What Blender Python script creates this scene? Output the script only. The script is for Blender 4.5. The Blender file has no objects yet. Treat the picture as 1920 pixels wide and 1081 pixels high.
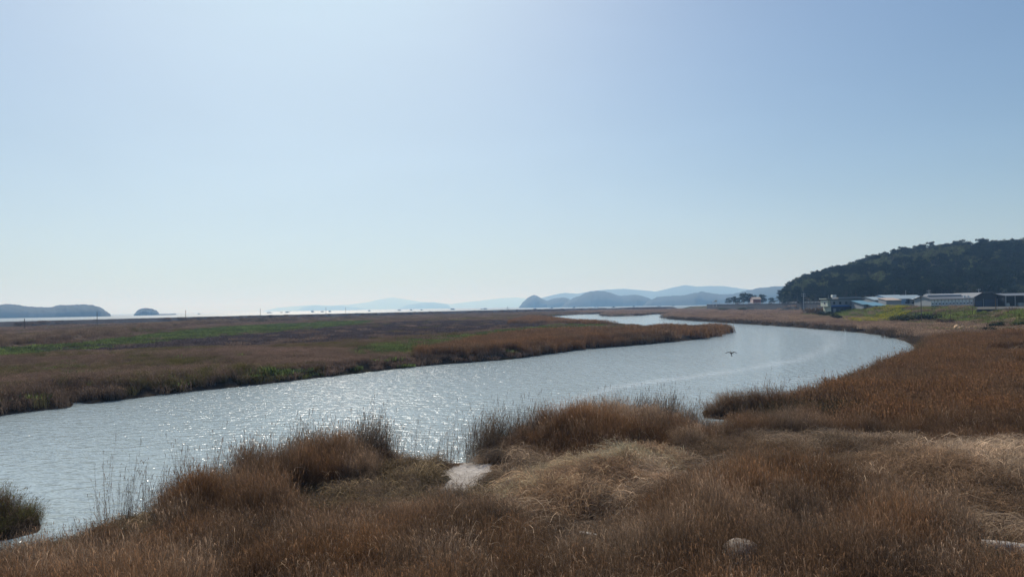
import bpy, math, random
import numpy as np
from mathutils import Vector, Matrix

random.seed(7)
RNG = np.random.default_rng(7)
S = bpy.context.scene
COL = S.collection
R = math.radians

# ------------------------------------------------------------------ camera
F, CX, CY, H = 1276.0, 960.0, 540.5, 7.0           # focal length and centre in photo pixels, eye height above water
PITCH, ROLL = R(1.55), R(1.0)
_f = np.array([0, math.cos(PITCH), math.sin(PITCH)])
_u0 = np.array([0, -math.sin(PITCH), math.cos(PITCH)])
_r0 = np.array([1.0, 0, 0])
_r = _r0 * math.cos(ROLL) - _u0 * math.sin(ROLL)
_u = _u0 * math.cos(ROLL) + _r0 * math.sin(ROLL)
cam = bpy.data.cameras.new('camera')
cam.sensor_width = 36.0
cam.sensor_fit = 'HORIZONTAL'
cam.lens = 36.0 * F / 1920.0
cam.clip_start = 0.1
cam.clip_end = 60000.0
camo = bpy.data.objects.new('camera', cam)
COL.objects.link(camo)
camo.matrix_world = Matrix(((_r[0], _u[0], -_f[0], 0), (_r[1], _u[1], -_f[1], 0), (_r[2], _u[2], -_f[2], H), (0, 0, 0, 1)))
S.camera = camo

# ------------------------------------------------------------------ sky, sun, exposure
SUN_EL, SUN_AZ = R(42), R(-17)                      # azimuth from +Y, negative to the left
world = bpy.data.worlds.new('World')
S.world = world
world.use_nodes = True
wn = world.node_tree
bg = wn.nodes['Background']
bg.inputs[1].default_value = 0.100
sky = wn.nodes.new('ShaderNodeTexSky')
sky.sky_type = 'NISHITA'
sky.sun_disc = False
sky.sun_elevation = SUN_EL
sky.sun_rotation = SUN_AZ
sky.air_density = 1.0
sky.dust_density = 1.5
sky.ozone_density = 5.0
sky.altitude = 0
# soft shoulder: the photograph's hazy horizon is no brighter than the upper sky
_sep = wn.nodes.new('ShaderNodeSeparateColor'); _cmb = wn.nodes.new('ShaderNodeCombineColor')
wn.links.new(sky.outputs[0], _sep.inputs[0])
def _wm(op, a, b):
    n = wn.nodes.new('ShaderNodeMath'); n.operation = op
    for i, x in enumerate((a, b)):
        if isinstance(x, float): n.inputs[i].default_value = x
        else: wn.links.new(x, n.inputs[i])
    return n.outputs[0]
_tc = wn.nodes.new('ShaderNodeTexCoord'); _mp = wn.nodes.new('ShaderNodeMapping'); _mp.inputs['Scale'].default_value = (1.4, 1.4, 5.0); _mp.inputs['Rotation'].default_value = (0, R(14), 0)
wn.links.new(_tc.outputs['Generated'], _mp.inputs[0])
_nz = wn.nodes.new('ShaderNodeTexNoise'); _nz.inputs['Scale'].default_value = 1.6; _nz.inputs['Detail'].default_value = 5; _nz.inputs['Distortion'].default_value = .6
wn.links.new(_mp.outputs[0], _nz.inputs['Vector'])
_veil = _wm('ADD', _wm('MULTIPLY', _nz.outputs[0], 0.13), 0.935)     # thin uneven high cloud
for _i, _m in enumerate((6.7, 8.4, 10.0)):
    _c = _sep.outputs[_i]
    _q = _wm('POWER', _wm('ADD', _wm('POWER', _wm('DIVIDE', _c, _m), 4.0), 1.0), 0.25)
    wn.links.new(_wm('MULTIPLY', _wm('MULTIPLY', _wm('DIVIDE', _c, _q), (0.975, 1.012, 1.0)[_i]), _veil), _cmb.inputs[_i])
wn.links.new(_cmb.outputs[0], bg.inputs[0])
sl = bpy.data.lights.new('sun', 'SUN')
sl.energy = 4.7
sl.angle = R(0.53)
sl.color = (1.0, 0.95, 0.87)
so = bpy.data.objects.new('sun', sl)
COL.objects.link(so)
SUN_DIR = Vector((math.sin(SUN_AZ) * math.cos(SUN_EL), math.cos(SUN_AZ) * math.cos(SUN_EL), math.sin(SUN_EL)))
so.rotation_euler = SUN_DIR.to_track_quat('Z', 'Y').to_euler()
S.view_settings.view_transform = 'Standard'
S.view_settings.look = 'None'
S.view_settings.exposure = 0.0
S.view_settings.gamma = 1.0
S.view_settings.use_curve_mapping = False
S.render.engine = 'CYCLES'
cy = S.cycles
cy.max_bounces = 6
cy.diffuse_bounces = 2
cy.glossy_bounces = 2
cy.transmission_bounces = 3
cy.volume_bounces = 1
cy.transparent_max_bounces = 8
cy.use_denoising = True
cy.sample_clamp_direct = 11.0
cy.sample_clamp_indirect = 6.0

# ------------------------------------------------------------------ projection helpers (photo pixel -> place on the ground)
def pdir(u, v):
    a, b = (u - CX) / F, -(v - CY) / F
    return _f + a * _r + b * _u

def at(u, v, z=0.0):
    d = pdir(u, v)
    t = (z - H) / d[2]
    return np.array([d[0] * t, d[1] * t, z])

def atd(u, v, Y):
    d = pdir(u, v)
    t = Y / d[1]
    return np.array([d[0] * t, Y, H + d[2] * t])

def poly(pts, z=0.0):
    return np.array([at(u, v, z)[:2] for u, v in pts])

# ------------------------------------------------------------------ numeric helpers
def smooth(a, b, x):
    t = np.clip((x - a) / (b - a), 0, 1)
    return t * t * (3 - 2 * t)

def _hash(ix, iy, seed):
    n = (ix.astype(np.int64) * 374761393 + iy.astype(np.int64) * 668265263 + seed * 974634777) & 0x7fffffff
    n = ((n ^ (n >> 13)) * 1274126177) & 0x7fffffff
    n = (n ^ (n >> 16)) & 0xffff
    return n / 65535.0

def vnoise(x, y, s=1.0, seed=0):
    x = np.asarray(x, float) / s
    y = np.asarray(y, float) / s
    ix, iy = np.floor(x), np.floor(y)
    fx, fy = x - ix, y - iy
    fx, fy = fx * fx * (3 - 2 * fx), fy * fy * (3 - 2 * fy)
    a, b = _hash(ix, iy, seed), _hash(ix + 1, iy, seed)
    c, d = _hash(ix, iy + 1, seed), _hash(ix + 1, iy + 1, seed)
    return (a + (b - a) * fx) * (1 - fy) + (c + (d - c) * fx) * fy

def fbm(x, y, s=1.0, seed=0, o=4):
    t, amp, tot = 0, 1.0, 0
    for k in range(o):
        t = t + amp * vnoise(x, y, s / 2 ** k, seed + 17 * k)
        tot += amp
        amp *= 0.5
    return t / tot

def inpoly(x, y, P):
    c = np.zeros(np.shape(x), bool)
    n = len(P)
    for i in range(n):
        x1, y1 = P[i]
        x2, y2 = P[(i + 1) % n]
        if y1 == y2:
            continue
        c ^= ((y1 > y) != (y2 > y)) & (x < (x2 - x1) * (y - y1) / (y2 - y1) + x1)
    return c

def segdist(x, y, P, closed=True):
    d = np.full(np.shape(x), 1e18)
    n = len(P)
    for i in range(n if closed else n - 1):
        x1, y1 = P[i]
        x2, y2 = P[(i + 1) % n]
        dx, dy = x2 - x1, y2 - y1
        L = dx * dx + dy * dy + 1e-12
        t = np.clip(((x - x1) * dx + (y - y1) * dy) / L, 0, 1)
        d = np.minimum(d, (x - x1 - t * dx) ** 2 + (y - y1 - t * dy) ** 2)
    return np.sqrt(d)

def warp(x, y, amp, s, seed):
    return x + amp * (fbm(x, y, s, seed, 3) - .5) * 2, y + amp * (fbm(x, y, s, seed + 5, 3) - .5) * 2

# ------------------------------------------------------------------ scene object helpers
def setp(o, label=None, cat=None, group=None, kind=None):
    if label: o['label'] = label
    if cat: o['category'] = cat
    if group: o['group'] = group
    if kind: o['kind'] = kind
    return o

def link(name, data, parent=None, loc=None):
    o = bpy.data.objects.new(name, data)
    COL.objects.link(o)
    if parent: o.parent = parent
    if loc is not None: o.location = loc
    return o

def empty(name, loc=(0, 0, 0), rz=0.0):
    o = link(name, None)
    o.location = loc
    o.rotation_euler = (0, 0, rz)
    return o

def mesh_np(name, V, Q, mats=(), smooth_=False, attrs=None, mi=None):
    """mesh from arrays: V (n,3), Q (m,3 or 4)"""
    me = bpy.data.meshes.new(name)
    V = np.asarray(V, np.float32)
    Q = np.asarray(Q, np.int32)
    me.vertices.add(len(V))
    me.vertices.foreach_set('co', V.ravel())
    k = Q.shape[1]
    me.loops.add(Q.size)
    me.loops.foreach_set('vertex_index', Q.ravel())
    me.polygons.add(len(Q))
    me.polygons.foreach_set('loop_start', np.arange(0, Q.size, k, dtype=np.int32))
    me.polygons.foreach_set('loop_total', np.full(len(Q), k, np.int32))
    if smooth_:
        me.polygons.foreach_set('use_smooth', np.ones(len(Q), bool))
    if mi is not None:
        me.polygons.foreach_set('material_index', np.asarray(mi, np.int32))
    for m in mats:
        me.materials.append(m)
    me.update(calc_edges=True)
    for n, (typ, dat) in (attrs or {}).items():
        a = me.attributes.new(n, typ, 'POINT')
        dat = np.asarray(dat, np.float32)
        a.data.foreach_set('value' if typ == 'FLOAT' else ('color' if typ == 'FLOAT_COLOR' else 'vector'), dat.ravel())
    return me

class MB:
    """collects simple solids into one mesh"""
    def __init__(s):
        s.v, s.f = [], []
    def _add(s, vs, fs):
        n = len(s.v)
        s.v += [tuple(map(float, q)) for q in vs]
        s.f += [tuple(n + i for i in f) for f in fs]
        return s
    def box(s, x0, x1, y0, y1, z0, z1):
        return s._add([(x0, y0, z0), (x1, y0, z0), (x1, y1, z0), (x0, y1, z0), (x0, y0, z1), (x1, y0, z1), (x1, y1, z1), (x0, y1, z1)],
                      [(0, 3, 2, 1), (4, 5, 6, 7), (0, 1, 5, 4), (1, 2, 6, 5), (2, 3, 7, 6), (3, 0, 4, 7)])
    def prism_y(s, prof, y0, y1):
        """profile in x,z extruded along y"""
        n = len(prof)
        vs = [(x, y0, z) for x, z in prof] + [(x, y1, z) for x, z in prof]
        fs = [tuple(range(n)), tuple(range(2 * n - 1, n - 1, -1))] + [(i, i + n, (i + 1) % n + n, (i + 1) % n) for i in range(n)]
        return s._add(vs, fs)
    def prism_x(s, prof, x0, x1):
        """profile in y,z extruded along x"""
        n = len(prof)
        vs = [(x0, y, z) for y, z in prof] + [(x1, y, z) for y, z in prof]
        fs = [tuple(range(n - 1, -1, -1)), tuple(range(n, 2 * n))] + [(i, (i + 1) % n, (i + 1) % n + n, i + n) for i in range(n)]
        return s._add(vs, fs)
    def tube(s, pts, rad, k=6, cap=True):
        pts = [Vector(p) for p in pts]
        rad = rad if hasattr(rad, '__len__') else [rad] * len(pts)
        vs, fs = [], []
        for i, p in enumerate(pts):
            t = (pts[min(i + 1, len(pts) - 1)] - pts[max(i - 1, 0)]).normalized()
            a = t.cross(Vector((0, 0, 1)))
            if a.length < 1e-3: a = t.cross(Vector((1, 0, 0)))
            a.normalize()
            b = t.cross(a)
            for j in range(k):
                th = 2 * math.pi * j / k
                vs.append(p + (a * math.cos(th) + b * math.sin(th)) * rad[i])
        for i in range(len(pts) - 1):
            for j in range(k):
                fs.append((i * k + j, i * k + (j + 1) % k, (i + 1) * k + (j + 1) % k, (i + 1) * k + j))
        if cap:
            fs.append(tuple(range(k - 1, -1, -1)))
            fs.append(tuple((len(pts) - 1) * k + j for j in range(k)))
        return s._add(vs, fs)
    def mesh(s, name, mat, smooth_=False):
        me = bpy.data.meshes.new(name)
        me.from_pydata(s.v, [], s.f)
        if mat: me.materials.append(mat)
        if smooth_:
            for p in me.polygons: p.use_smooth = True
        me.update()
        return me
    def build(s, name, mat, parent=None, loc=None, smooth_=False, bevel=0.0):
        me = s.mesh(name, mat, smooth_)
        if bevel:
            import bmesh
            bm = bmesh.new(); bm.from_mesh(me)
            bmesh.ops.bevel(bm, geom=bm.edges[:], offset=bevel, segments=2, affect='EDGES', clamp_overlap=True)
            bm.to_mesh(me); bm.free()
        return link(name, me, parent, loc)

def ribbons(P, W):
    """P (n,k,3) centre lines, W (n,k,3) half widths -> verts, quads"""
    n, k, _ = P.shape
    V = np.stack([P - W, P + W], 2).reshape(-1, 3)
    i = np.arange(n)[:, None] * (2 * k) + np.arange(k - 1)[None] * 2
    Q = np.stack([i, i + 1, i + 3, i + 2], -1).reshape(-1, 4)
    return V, Q

# ------------------------------------------------------------------ materials
def mat(name):
    m = bpy.data.materials.new(name)
    m.use_nodes = True
    nt = m.node_tree
    return m, nt, nt.nodes['Principled BSDF'], nt.nodes['Material Output']

def N(nt, t, **kw):
    n = nt.nodes.new(t)
    for k, v in kw.items(): setattr(n, k, v)
    return n

def math_n(nt, op, a, b=None, clamp=False):
    n = N(nt, 'ShaderNodeMath', operation=op, use_clamp=clamp)
    for i, x in enumerate((a, b)):
        if x is None: continue
        if isinstance(x, (int, float)): n.inputs[i].default_value = x
        else: nt.links.new(x, n.inputs[i])
    return n.outputs[0]

def mixc(nt, fac, a, b, blend='MIX'):
    n = N(nt, 'ShaderNodeMix', data_type='RGBA', blend_type=blend)
    for s, x in ((n.inputs[0], fac), (n.inputs[6], a), (n.inputs[7], b)):
        if isinstance(x, (int, float)): s.default_value = x
        elif isinstance(x, (tuple, list)): s.default_value = tuple(x) + ((1,) if len(x) == 3 else ())
        else: nt.links.new(x, s)
    return n.outputs[2]

def noise_n(nt, vec, scale, detail=4, rough=.55):
    n = N(nt, 'ShaderNodeTexNoise')
    n.inputs['Scale'].default_value = scale
    n.inputs['Detail'].default_value = detail
    n.inputs['Roughness'].default_value = rough
    if vec is not None: nt.links.new(vec, n.inputs['Vector'])
    return n

def plain(name, rgb, rough=.8, var=.18, scale=3.0, metal=0.0, trans=0.0):
    """painted or bare surface with uneven tone"""
    m, nt, p, out = mat(name)
    tc = N(nt, 'ShaderNodeTexCoord')
    nz = noise_n(nt, tc.outputs['Object'], scale, 5, .6)
    f = math_n(nt, 'ADD', math_n(nt, 'MULTIPLY', nz.outputs[0], 2 * var), 1 - var)
    c = mixc(nt, 1.0, rgb, f, 'MULTIPLY')
    nt.links.new(c, p.inputs['Base Color'])
    p.inputs['Roughness'].default_value = rough
    p.inputs['Metallic'].default_value = metal
    p.inputs['Specular IOR Level'].default_value = .3
    if trans:
        t = N(nt, 'ShaderNodeBsdfTranslucent'); nt.links.new(c, t.inputs[0])
        mx = N(nt, 'ShaderNodeMixShader'); mx.inputs[0].default_value = trans
        nt.links.new(p.outputs[0], mx.inputs[1]); nt.links.new(t.outputs[0], mx.inputs[2])
        nt.links.new(mx.outputs[0], out.inputs[0])
    return m

def blade_mat(name, rgb, trans=.35, tint=True, var=.45, plume=None):
    """plant blades: tint comes with each clump, tone differs blade to blade"""
    m, nt, p, out = mat(name)
    nt.nodes.remove(p)
    a = N(nt, 'ShaderNodeAttribute', attribute_name='rnd')
    f = math_n(nt, 'ADD', math_n(nt, 'MULTIPLY', a.outputs['Fac'], 2 * var), 1 - var)
    c = rgb
    if plume:
        pl = N(nt, 'ShaderNodeAttribute', attribute_name='plume')
        c = mixc(nt, pl.outputs['Fac'], rgb, plume)
    if tint:
        t = N(nt, 'ShaderNodeAttribute', attribute_name='tint', attribute_type='INSTANCER')
        c = mixc(nt, 1.0, c, t.outputs['Color'], 'MULTIPLY')
    c = mixc(nt, 1.0, c, f, 'MULTIPLY')
    d = N(nt, 'ShaderNodeBsdfDiffuse'); nt.links.new(c, d.inputs[0])
    tr = N(nt, 'ShaderNodeBsdfTranslucent'); nt.links.new(c, tr.inputs[0])
    mx = N(nt, 'ShaderNodeMixShader'); mx.inputs[0].default_value = trans
    nt.links.new(d.outputs[0], mx.inputs[1]); nt.links.new(tr.outputs[0], mx.inputs[2])
    nt.links.new(mx.outputs[0], out.inputs[0])
    return m

M_REED = blade_mat('reed_stalks', (1, 1, 1), .35, True, .4, plume=(1.45, 1.35, 1.28))
M_STRAW = blade_mat('dry_straw', (1, 1, 1), .5, True, .4)
M_GREEN = blade_mat('green_blades', (1, 1, 1), .4, True, .4)
M_LEAF = blade_mat('tree_leaves', (1, 1, 1), .25, True, .45)
M_BARK = plain('bark', (0.085, 0.065, 0.05), .9, .3, 2)

# ------------------------------------------------------------------ plan of the place
RIVER = np.vstack([
    np.array([(-95, -60), (-66, 12), (-46, 34)]),
    poly([(0, 779), (60, 771), (125, 764), (136, 753), (150, 753), (165, 757), (300, 740), (480, 721), (640, 703), (800, 685), (960, 673),
          (1080, 656), (1200, 646), (1300, 637), (1345, 630), (1366, 621.5), (1364, 618.5), (1335, 621), (1300, 626), (1200, 616), (1100, 609), (1040, 600),
          (1010, 597), (1012, 594.5), (1040, 592.3), (1080, 589.5), (1128, 588), (1134, 588.4), (1132, 591), (1140, 593), (1190, 592), (1232, 588.5), (1256, 587.2),
          (1249, 591), (1248, 595), (1256, 598), (1300, 601.5), (1360, 605), (1420, 608.5), (1480, 612.5), (1540, 617), (1600, 622), (1660, 629), (1700, 640), (1722, 652),
          (1728, 668), (1722, 690), (1660, 712), (1600, 730), (1568, 745), (1556, 757), (1500, 768), (1440, 775), (1385, 774), (1372, 770), (1360, 772), (1322, 771),
          (1320, 782), (1400, 789), (1500, 796), (1590, 802), (1590, 808), (1500, 812), (1400, 818), (1330, 822), (1200, 820),
          (1120, 824), (1050, 838), (960, 850), (905, 858), (888, 868), (860, 868), (760, 870), (700, 878), (660, 890), (600, 905), (520, 925), (430, 936), (400, 952), (300, 978),
          (200, 1000), (182, 1018), (120, 1036), (50, 1056), (0, 1072)]),
    np.array([(-19, 16), (-27, 4), (-42, -60)])])
ISLET = poly([(-90, 1015), (0, 1012), (50, 1000), (74, 982), (76, 968), (40, 962), (0, 965), (-90, 960)], .0)
DYKE = np.array([(-700, -290), (-262, 348), (-194, 517), (-80, 638), (24, 765), (112, 812), (188, 805)], float)
COAST = np.array([(-2500, -2900), (-700, -290), (-262, 348), (-194, 517), (-80, 638), (24, 765), (112, 812), (188, 805), (420, 1000), (1600, 1060), (1600, -2900)], float)
RIDGE = poly([(-200, 668), (0, 640), (150, 628), (300, 611), (420, 602), (520, 599), (640, 595), (690, 593)], 2.0)
PLAT = np.vstack([poly([(2300, 650), (2050, 634), (1920, 621), (1850, 614), (1780, 608), (1700, 603), (1600, 598), (1530, 595), (1480, 592.5)], 1.0),
                  np.array([(187, 400), (187, 640), (187, 790), (420, 985), (1500, 1040), (1500, 120)])])
# crest of the wooded hill: photo pixel of the tree tops at 560 m
_cp = [(1440, 566), (1462, 556), (1490, 531), (1520, 521), (1560, 508), (1600, 500), (1630, 490), (1680, 478), (1740, 468), (1800, 462), (1860, 458), (1920, 456), (2060, 462), (2300, 500), (2600, 545), (2900, 566)]
HILLX = np.array([atd(u, v, 560)[0] for u, v in _cp])
HILLZ = np.array([max(atd(u, v, 560)[2] - 10.5, 0) for u, v in _cp])

def hill(x, y):
    xs_ = x - (y - 560) * .40
    c = np.interp(xs_, HILLX, HILLZ, left=0, right=0)
    y0 = 345 + 90 * smooth(260, 200, xs_)
    k = np.where(y < 560, smooth(y0, 575, y), smooth(900, 545, y))
    return np.maximum(0, c * np.clip(k, 0, 1)) * (.94 + .12 * vnoise(x, y, 30, 3))

def water_d(x, y):
    """signed distance to the waterline of the river: positive on land"""
    xw, yw = warp(x, y, .35, 2.2, 40)
    d = segdist(xw, yw, RIVER)
    s = np.where(inpoly(xw, yw, RIVER), -d, d)
    di = segdist(xw, yw, ISLET)
    return np.maximum(s, np.where(inpoly(xw, yw, ISLET), di, -di))

def ground_z(x, y, wd=None):
    x = np.asarray(x, float); y = np.asarray(y, float)
    wd = water_d(x, y) if wd is None else wd
    r = np.hypot(x, y)
    near = smooth(52, 34, y + np.maximum(0, -x - 10) * 1.2) * (y < 60)
    far_h = 0.15 + .85 * smooth(.1, 2.6, wd) + .10 * (fbm(x, y, 9, 11) - .5)
    fg_h = 0.05 + .33 * smooth(0, 2.0, wd) + 0.82 * smooth(2.5, 15, wd) + .42 * (fbm(x, y, 3.2, 12) - .5) * smooth(.3, 3, wd)
    z = far_h * (1 - near) + fg_h * near
    z = np.where(wd < 0, np.maximum(-.9, .05 + wd * .55), z)
    # foreground low ditch running in from the inlet
    for Zs, up_ in ((Z_STRAWC, .42), (Z_STRAWR, .18), (Z_STRAWM, .05)):
        m_ = (np.abs(y) < 60) & (y > 5)
        q = np.zeros(x.shape); q[m_] = np.where(inpoly(x[m_], y[m_], Zs), smooth(0, 1.3, segdist(x[m_], y[m_], Zs)), 0)
        z = z + up_ * q * (.6 + .8 * vnoise(x, y, 1.1, 14))
    ditch = poly([(1590, 802), (1720, 812), (1850, 822), (1960, 828)], .6)
    dd = segdist(x, y, ditch, False)
    z = z - .55 * np.exp(-(dd / 1.3) ** 2) * (wd > 0)
    # old bank across the left marsh
    rd = segdist(x, y, RIDGE, False)
    z = z + 1.5 * np.exp(-(rd / 4.5) ** 2) * (.75 + .5 * vnoise(x, y, 11, 5))
    # raised land with the road and buildings
    pd = segdist(x, y, PLAT)
    pin = inpoly(x, y, PLAT)
    slope = 9 + 13 * smooth(100, 220, y)
    pl = np.where(pin, smooth(0, 1, pd / slope), 0)
    pl = pl * (.93 + .14 * vnoise(x, y, 6, 21) * (1 - smooth(slope, slope + 6, pd)))
    z = z + pl * 3.15
    z = z + np.where(pin, hill(x, y), 0)
    # dyke and the seabed beyond it
    dd = segdist(x, y, DYKE, False)
    dz = 4.0 - np.maximum(0, dd - 2.5) * .42 + .25 * (fbm(x, y, 3, 9) - .5)
    sea = ~inpoly(x, y, COAST)
    z = np.where(sea, np.maximum(dz, -2.5), np.maximum(z, dz))
    return z

# colour zones on the ground (traced on the photo, laid on the ground plane)
Z_PURPLE = poly([(40, 657), (150, 650), (330, 634), (480, 623), (620, 612), (760, 603), (850, 600), (960, 602), (1020, 606), (1030, 611), (900, 622), (760, 632), (620, 643), (480, 651), (330, 655), (150, 663)], .9)
Z_RGREEN = poly([(-120, 672), (-120, 662), (0, 650), (150, 637), (300, 621), (420, 610), (520, 605), (640, 600), (700, 599), (700, 603), (600, 612), (480, 622), (330, 633), (200, 646), (60, 658)], 1.6)
Z_INGREEN = poly([(640, 660), (700, 650), (760, 640), (900, 625), (1000, 614), (1050, 609), (1120, 608), (1200, 610), (1290, 613), (1285, 619), (1150, 619), (1000, 624), (900, 634), (830, 645), (790, 662), (740, 670), (680, 668)], .9)
Z_BKGREEN = poly([(470, 697), (600, 689), (720, 678), (850, 669), (1000, 656), (1090, 650), (1100, 653), (1000, 662), (850, 675), (700, 685), (600, 693), (480, 700)], .9)
Z_YELLOW = poly([(800, 601), (870, 597), (960, 596), (965, 598), (860, 601)], .9)
Z_LOT = poly([(1815, 572), (1990, 570), (2300, 572), (2300, 586), (1920, 582), (1825, 580)], 4.15)
Z_STRAWR = poly([(1560, 865), (1640, 840), (1760, 835), (1860, 825), (1960, 830), (1960, 960), (1880, 985), (1780, 955), (1640, 925), (1560, 905)], 1.3)
Z_STRAWC = poly([(935, 905), (1000, 880), (1080, 864), (1180, 852), (1290, 852), (1310, 880), (1250, 912), (1170, 925), (1150, 985), (1105, 1010), (1040, 968), (960, 945)], 1.15)
Z_STRAWM = poly([(1290, 905), (1295, 850), (1310, 822), (1420, 814), (1600, 808), (1760, 825), (1700, 850), (1560, 860), (1560, 905), (1430, 920)], .9)
Z_STRAWU = poly([(1690, 715), (1760, 700), (1960, 690), (1960, 790), (1860, 760), (1740, 745)], 1.3)
Z_STRAWT = poly([(1830, 640), (1990, 625), (1990, 720), (1890, 712), (1850, 680)], 1.3)
Z_GRCORNER = poly([(1785, 985), (1880, 945), (2000, 930), (2050, 1081), (2000, 1140), (1880, 1110), (1835, 1050)], 1.3)
Z_DARKF = poly([(520, 945), (560, 925), (680, 898), (725, 874), (900, 868), (922, 890), (925, 950), (860, 975), (760, 985), (640, 1000), (560, 990)], .7)
Z_MUD = poly([(838, 882), (885, 866), (920, 876), (900, 905), (910, 925), (888, 952), (822, 958), (830, 925), (852, 903)], .4)
Z_MUD2 = poly([(595, 972), (640, 952), (655, 962), (620, 985)], 1.0)
Z_MUD3 = poly([(728, 866), (770, 855), (896, 850), (900, 874), (800, 882), (735, 880)], .1)
Z_LEFTFLAT = poly([(-120, 1040), (60, 1010), (180, 985), (260, 960), (330, 1000), (300, 1040), (120, 1081), (-120, 1110)], .6)
Z_TR1 = poly([(1322, 778), (1400, 786), (1500, 792), (1600, 798), (1720, 808), (1850, 818), (2100, 838), (2300, 760), (2100, 660), (1890, 650), (1800, 646), (1735, 652), (1728, 672), (1722, 690), (1660, 711), (1600, 729), (1567, 744), (1556, 756), (1440, 774)], .6)

def zone(x, y, P, amp=.6, s=2.5, seed=60):
    xw, yw = warp(x, y, amp, s, seed)
    return inpoly(xw, yw, P)

# ------------------------------------------------------------------ ground sheet
_an = np.concatenate([np.linspace(-180, -47, 60, endpoint=False), np.linspace(-47, 47, 640, endpoint=False), np.linspace(47, 180, 60, endpoint=False)])
_rr = np.concatenate([[0.5], np.geomspace(2.0, 1300, 640)])
A, RR = np.meshgrid(np.radians(_an), _rr)
gx, gy = (RR * np.sin(A)).ravel(), (RR * np.cos(A)).ravel()
g_wd = water_d(gx, gy)
gz = ground_z(gx, gy, g_wd)
nr, na = A.shape
ii = np.arange(nr - 1)[:, None] * na + np.arange(na)[None]
jj = np.arange(nr - 1)[:, None] * na + (np.arange(na)[None] + 1) % na
GQ = np.stack([ii, jj, jj + na, ii + na], -1).reshape(-1, 4)

def ground_col(x, y, wd):
    n = len(x)
    c = np.tile(np.array([.105, .072, .048]), (n, 1))
    big = fbm(x, y, 7, 31)[:, None]
    c = c * (.75 + .5 * big)
    left = (y > 45 + 0 * x) & ~inpoly(x, y, PLAT)
    lm = np.array([.105, .078, .060])
    c = np.where(left[:, None], lm * (.75 + .5 * big), c)
    def put(m, col, k=1.0):
        nonlocal c
        c = np.where(m[:, None], np.array(col) * (.78 + .44 * big) * k + c * (1 - k), c)
    put(zone(x, y, Z_PURPLE, 3, 9), (.085, .068, .070))
    far = (np.hypot(x, y) > 110)
    put(zone(x, y, Z_YELLOW, 2, 9), (.17, .15, .05))
    put(zone(x, y, Z_RGREEN, 1.5, 5), (.055, .085, .03), .8)
    put(zone(x, y, Z_INGREEN, 3, 8) & (fbm(x, y, 12, 77) > .42), (.055, .085, .03), .8)
    put(zone(x, y, Z_BKGREEN, 1.0, 3), (.05, .08, .026), .8)
    pin = inpoly(x, y, PLAT)
    put(pin, (.062, .064, .036))
    put(pin & (fbm(x, y, 14, 88) > .56), (.13, .095, .06))
    put(zone(x, y, Z_LOT, 1, 5), (.12, .118, .11))
    put(pin & (hill(x, y) > 1.5), (.05, .045, .03))
    dd = segdist(x, y, DYKE, False)
    put(dd < 11 + 3 * (big[:, 0] - .5), (.068, .064, .068))
    put((wd > -.2) & (wd < 1.6), (.04, .032, .026), .85)
    put(wd <= -.2, (.09, .08, .065))
    put(zone(x, y, Z_LEFTFLAT, .5, 2), (.07, .06, .042))
    put(zone(x, y, Z_DARKF, .5, 2), (.05, .045, .037))
    for Zm in (Z_MUD, Z_MUD2, Z_MUD3):
        put(zone(x, y, Zm, .35, 1.2), (.44, .40, .36))
    put(zone(x, y, Z_STRAWR, .8, 2), (.12, .095, .068))
    return np.concatenate([c, np.ones((n, 1))], 1)

M_GROUND, nt, p, out = mat('marsh_ground')
tc = N(nt, 'ShaderNodeTexCoord')
at_ = N(nt, 'ShaderNodeAttribute', attribute_name='col')
n1 = noise_n(nt, tc.outputs['Object'], 2.2, 8, .65)
n2 = noise_n(nt, tc.outputs['Object'], .22, 6, .6)
f1 = math_n(nt, 'ADD', math_n(nt, 'MULTIPLY', n1.outputs[0], 1.3), .35)
f2 = math_n(nt, 'ADD', math_n(nt, 'MULTIPLY', n2.outputs[0], .9), .55)
c = mixc(nt, 1, at_.outputs['Color'], f1, 'MULTIPLY')
c = mixc(nt, 1, c, f2, 'MULTIPLY')
nt.links.new(c, p.inputs['Base Color'])
p.inputs['Roughness'].default_value = .9
p.inputs['Specular IOR Level'].default_value = 0.0
bp = N(nt, 'ShaderNodeBump'); bp.inputs['Strength'].default_value = .9; bp.inputs['Distance'].default_value = .12
n3 = noise_n(nt, tc.outputs['Object'], 4.5, 8, .7)
nt.links.new(n3.outputs[0], bp.inputs['Height']); nt.links.new(bp.outputs[0], p.inputs['Normal'])

gme = mesh_np('ground', np.stack([gx, gy, gz], 1), GQ, [M_GROUND], True, {'col': ('FLOAT_COLOR', ground_col(gx, gy, g_wd))})
ground = setp(link('ground', gme), 'marsh ground on both sides of the tidal river', None, None, 'structure')

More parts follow.
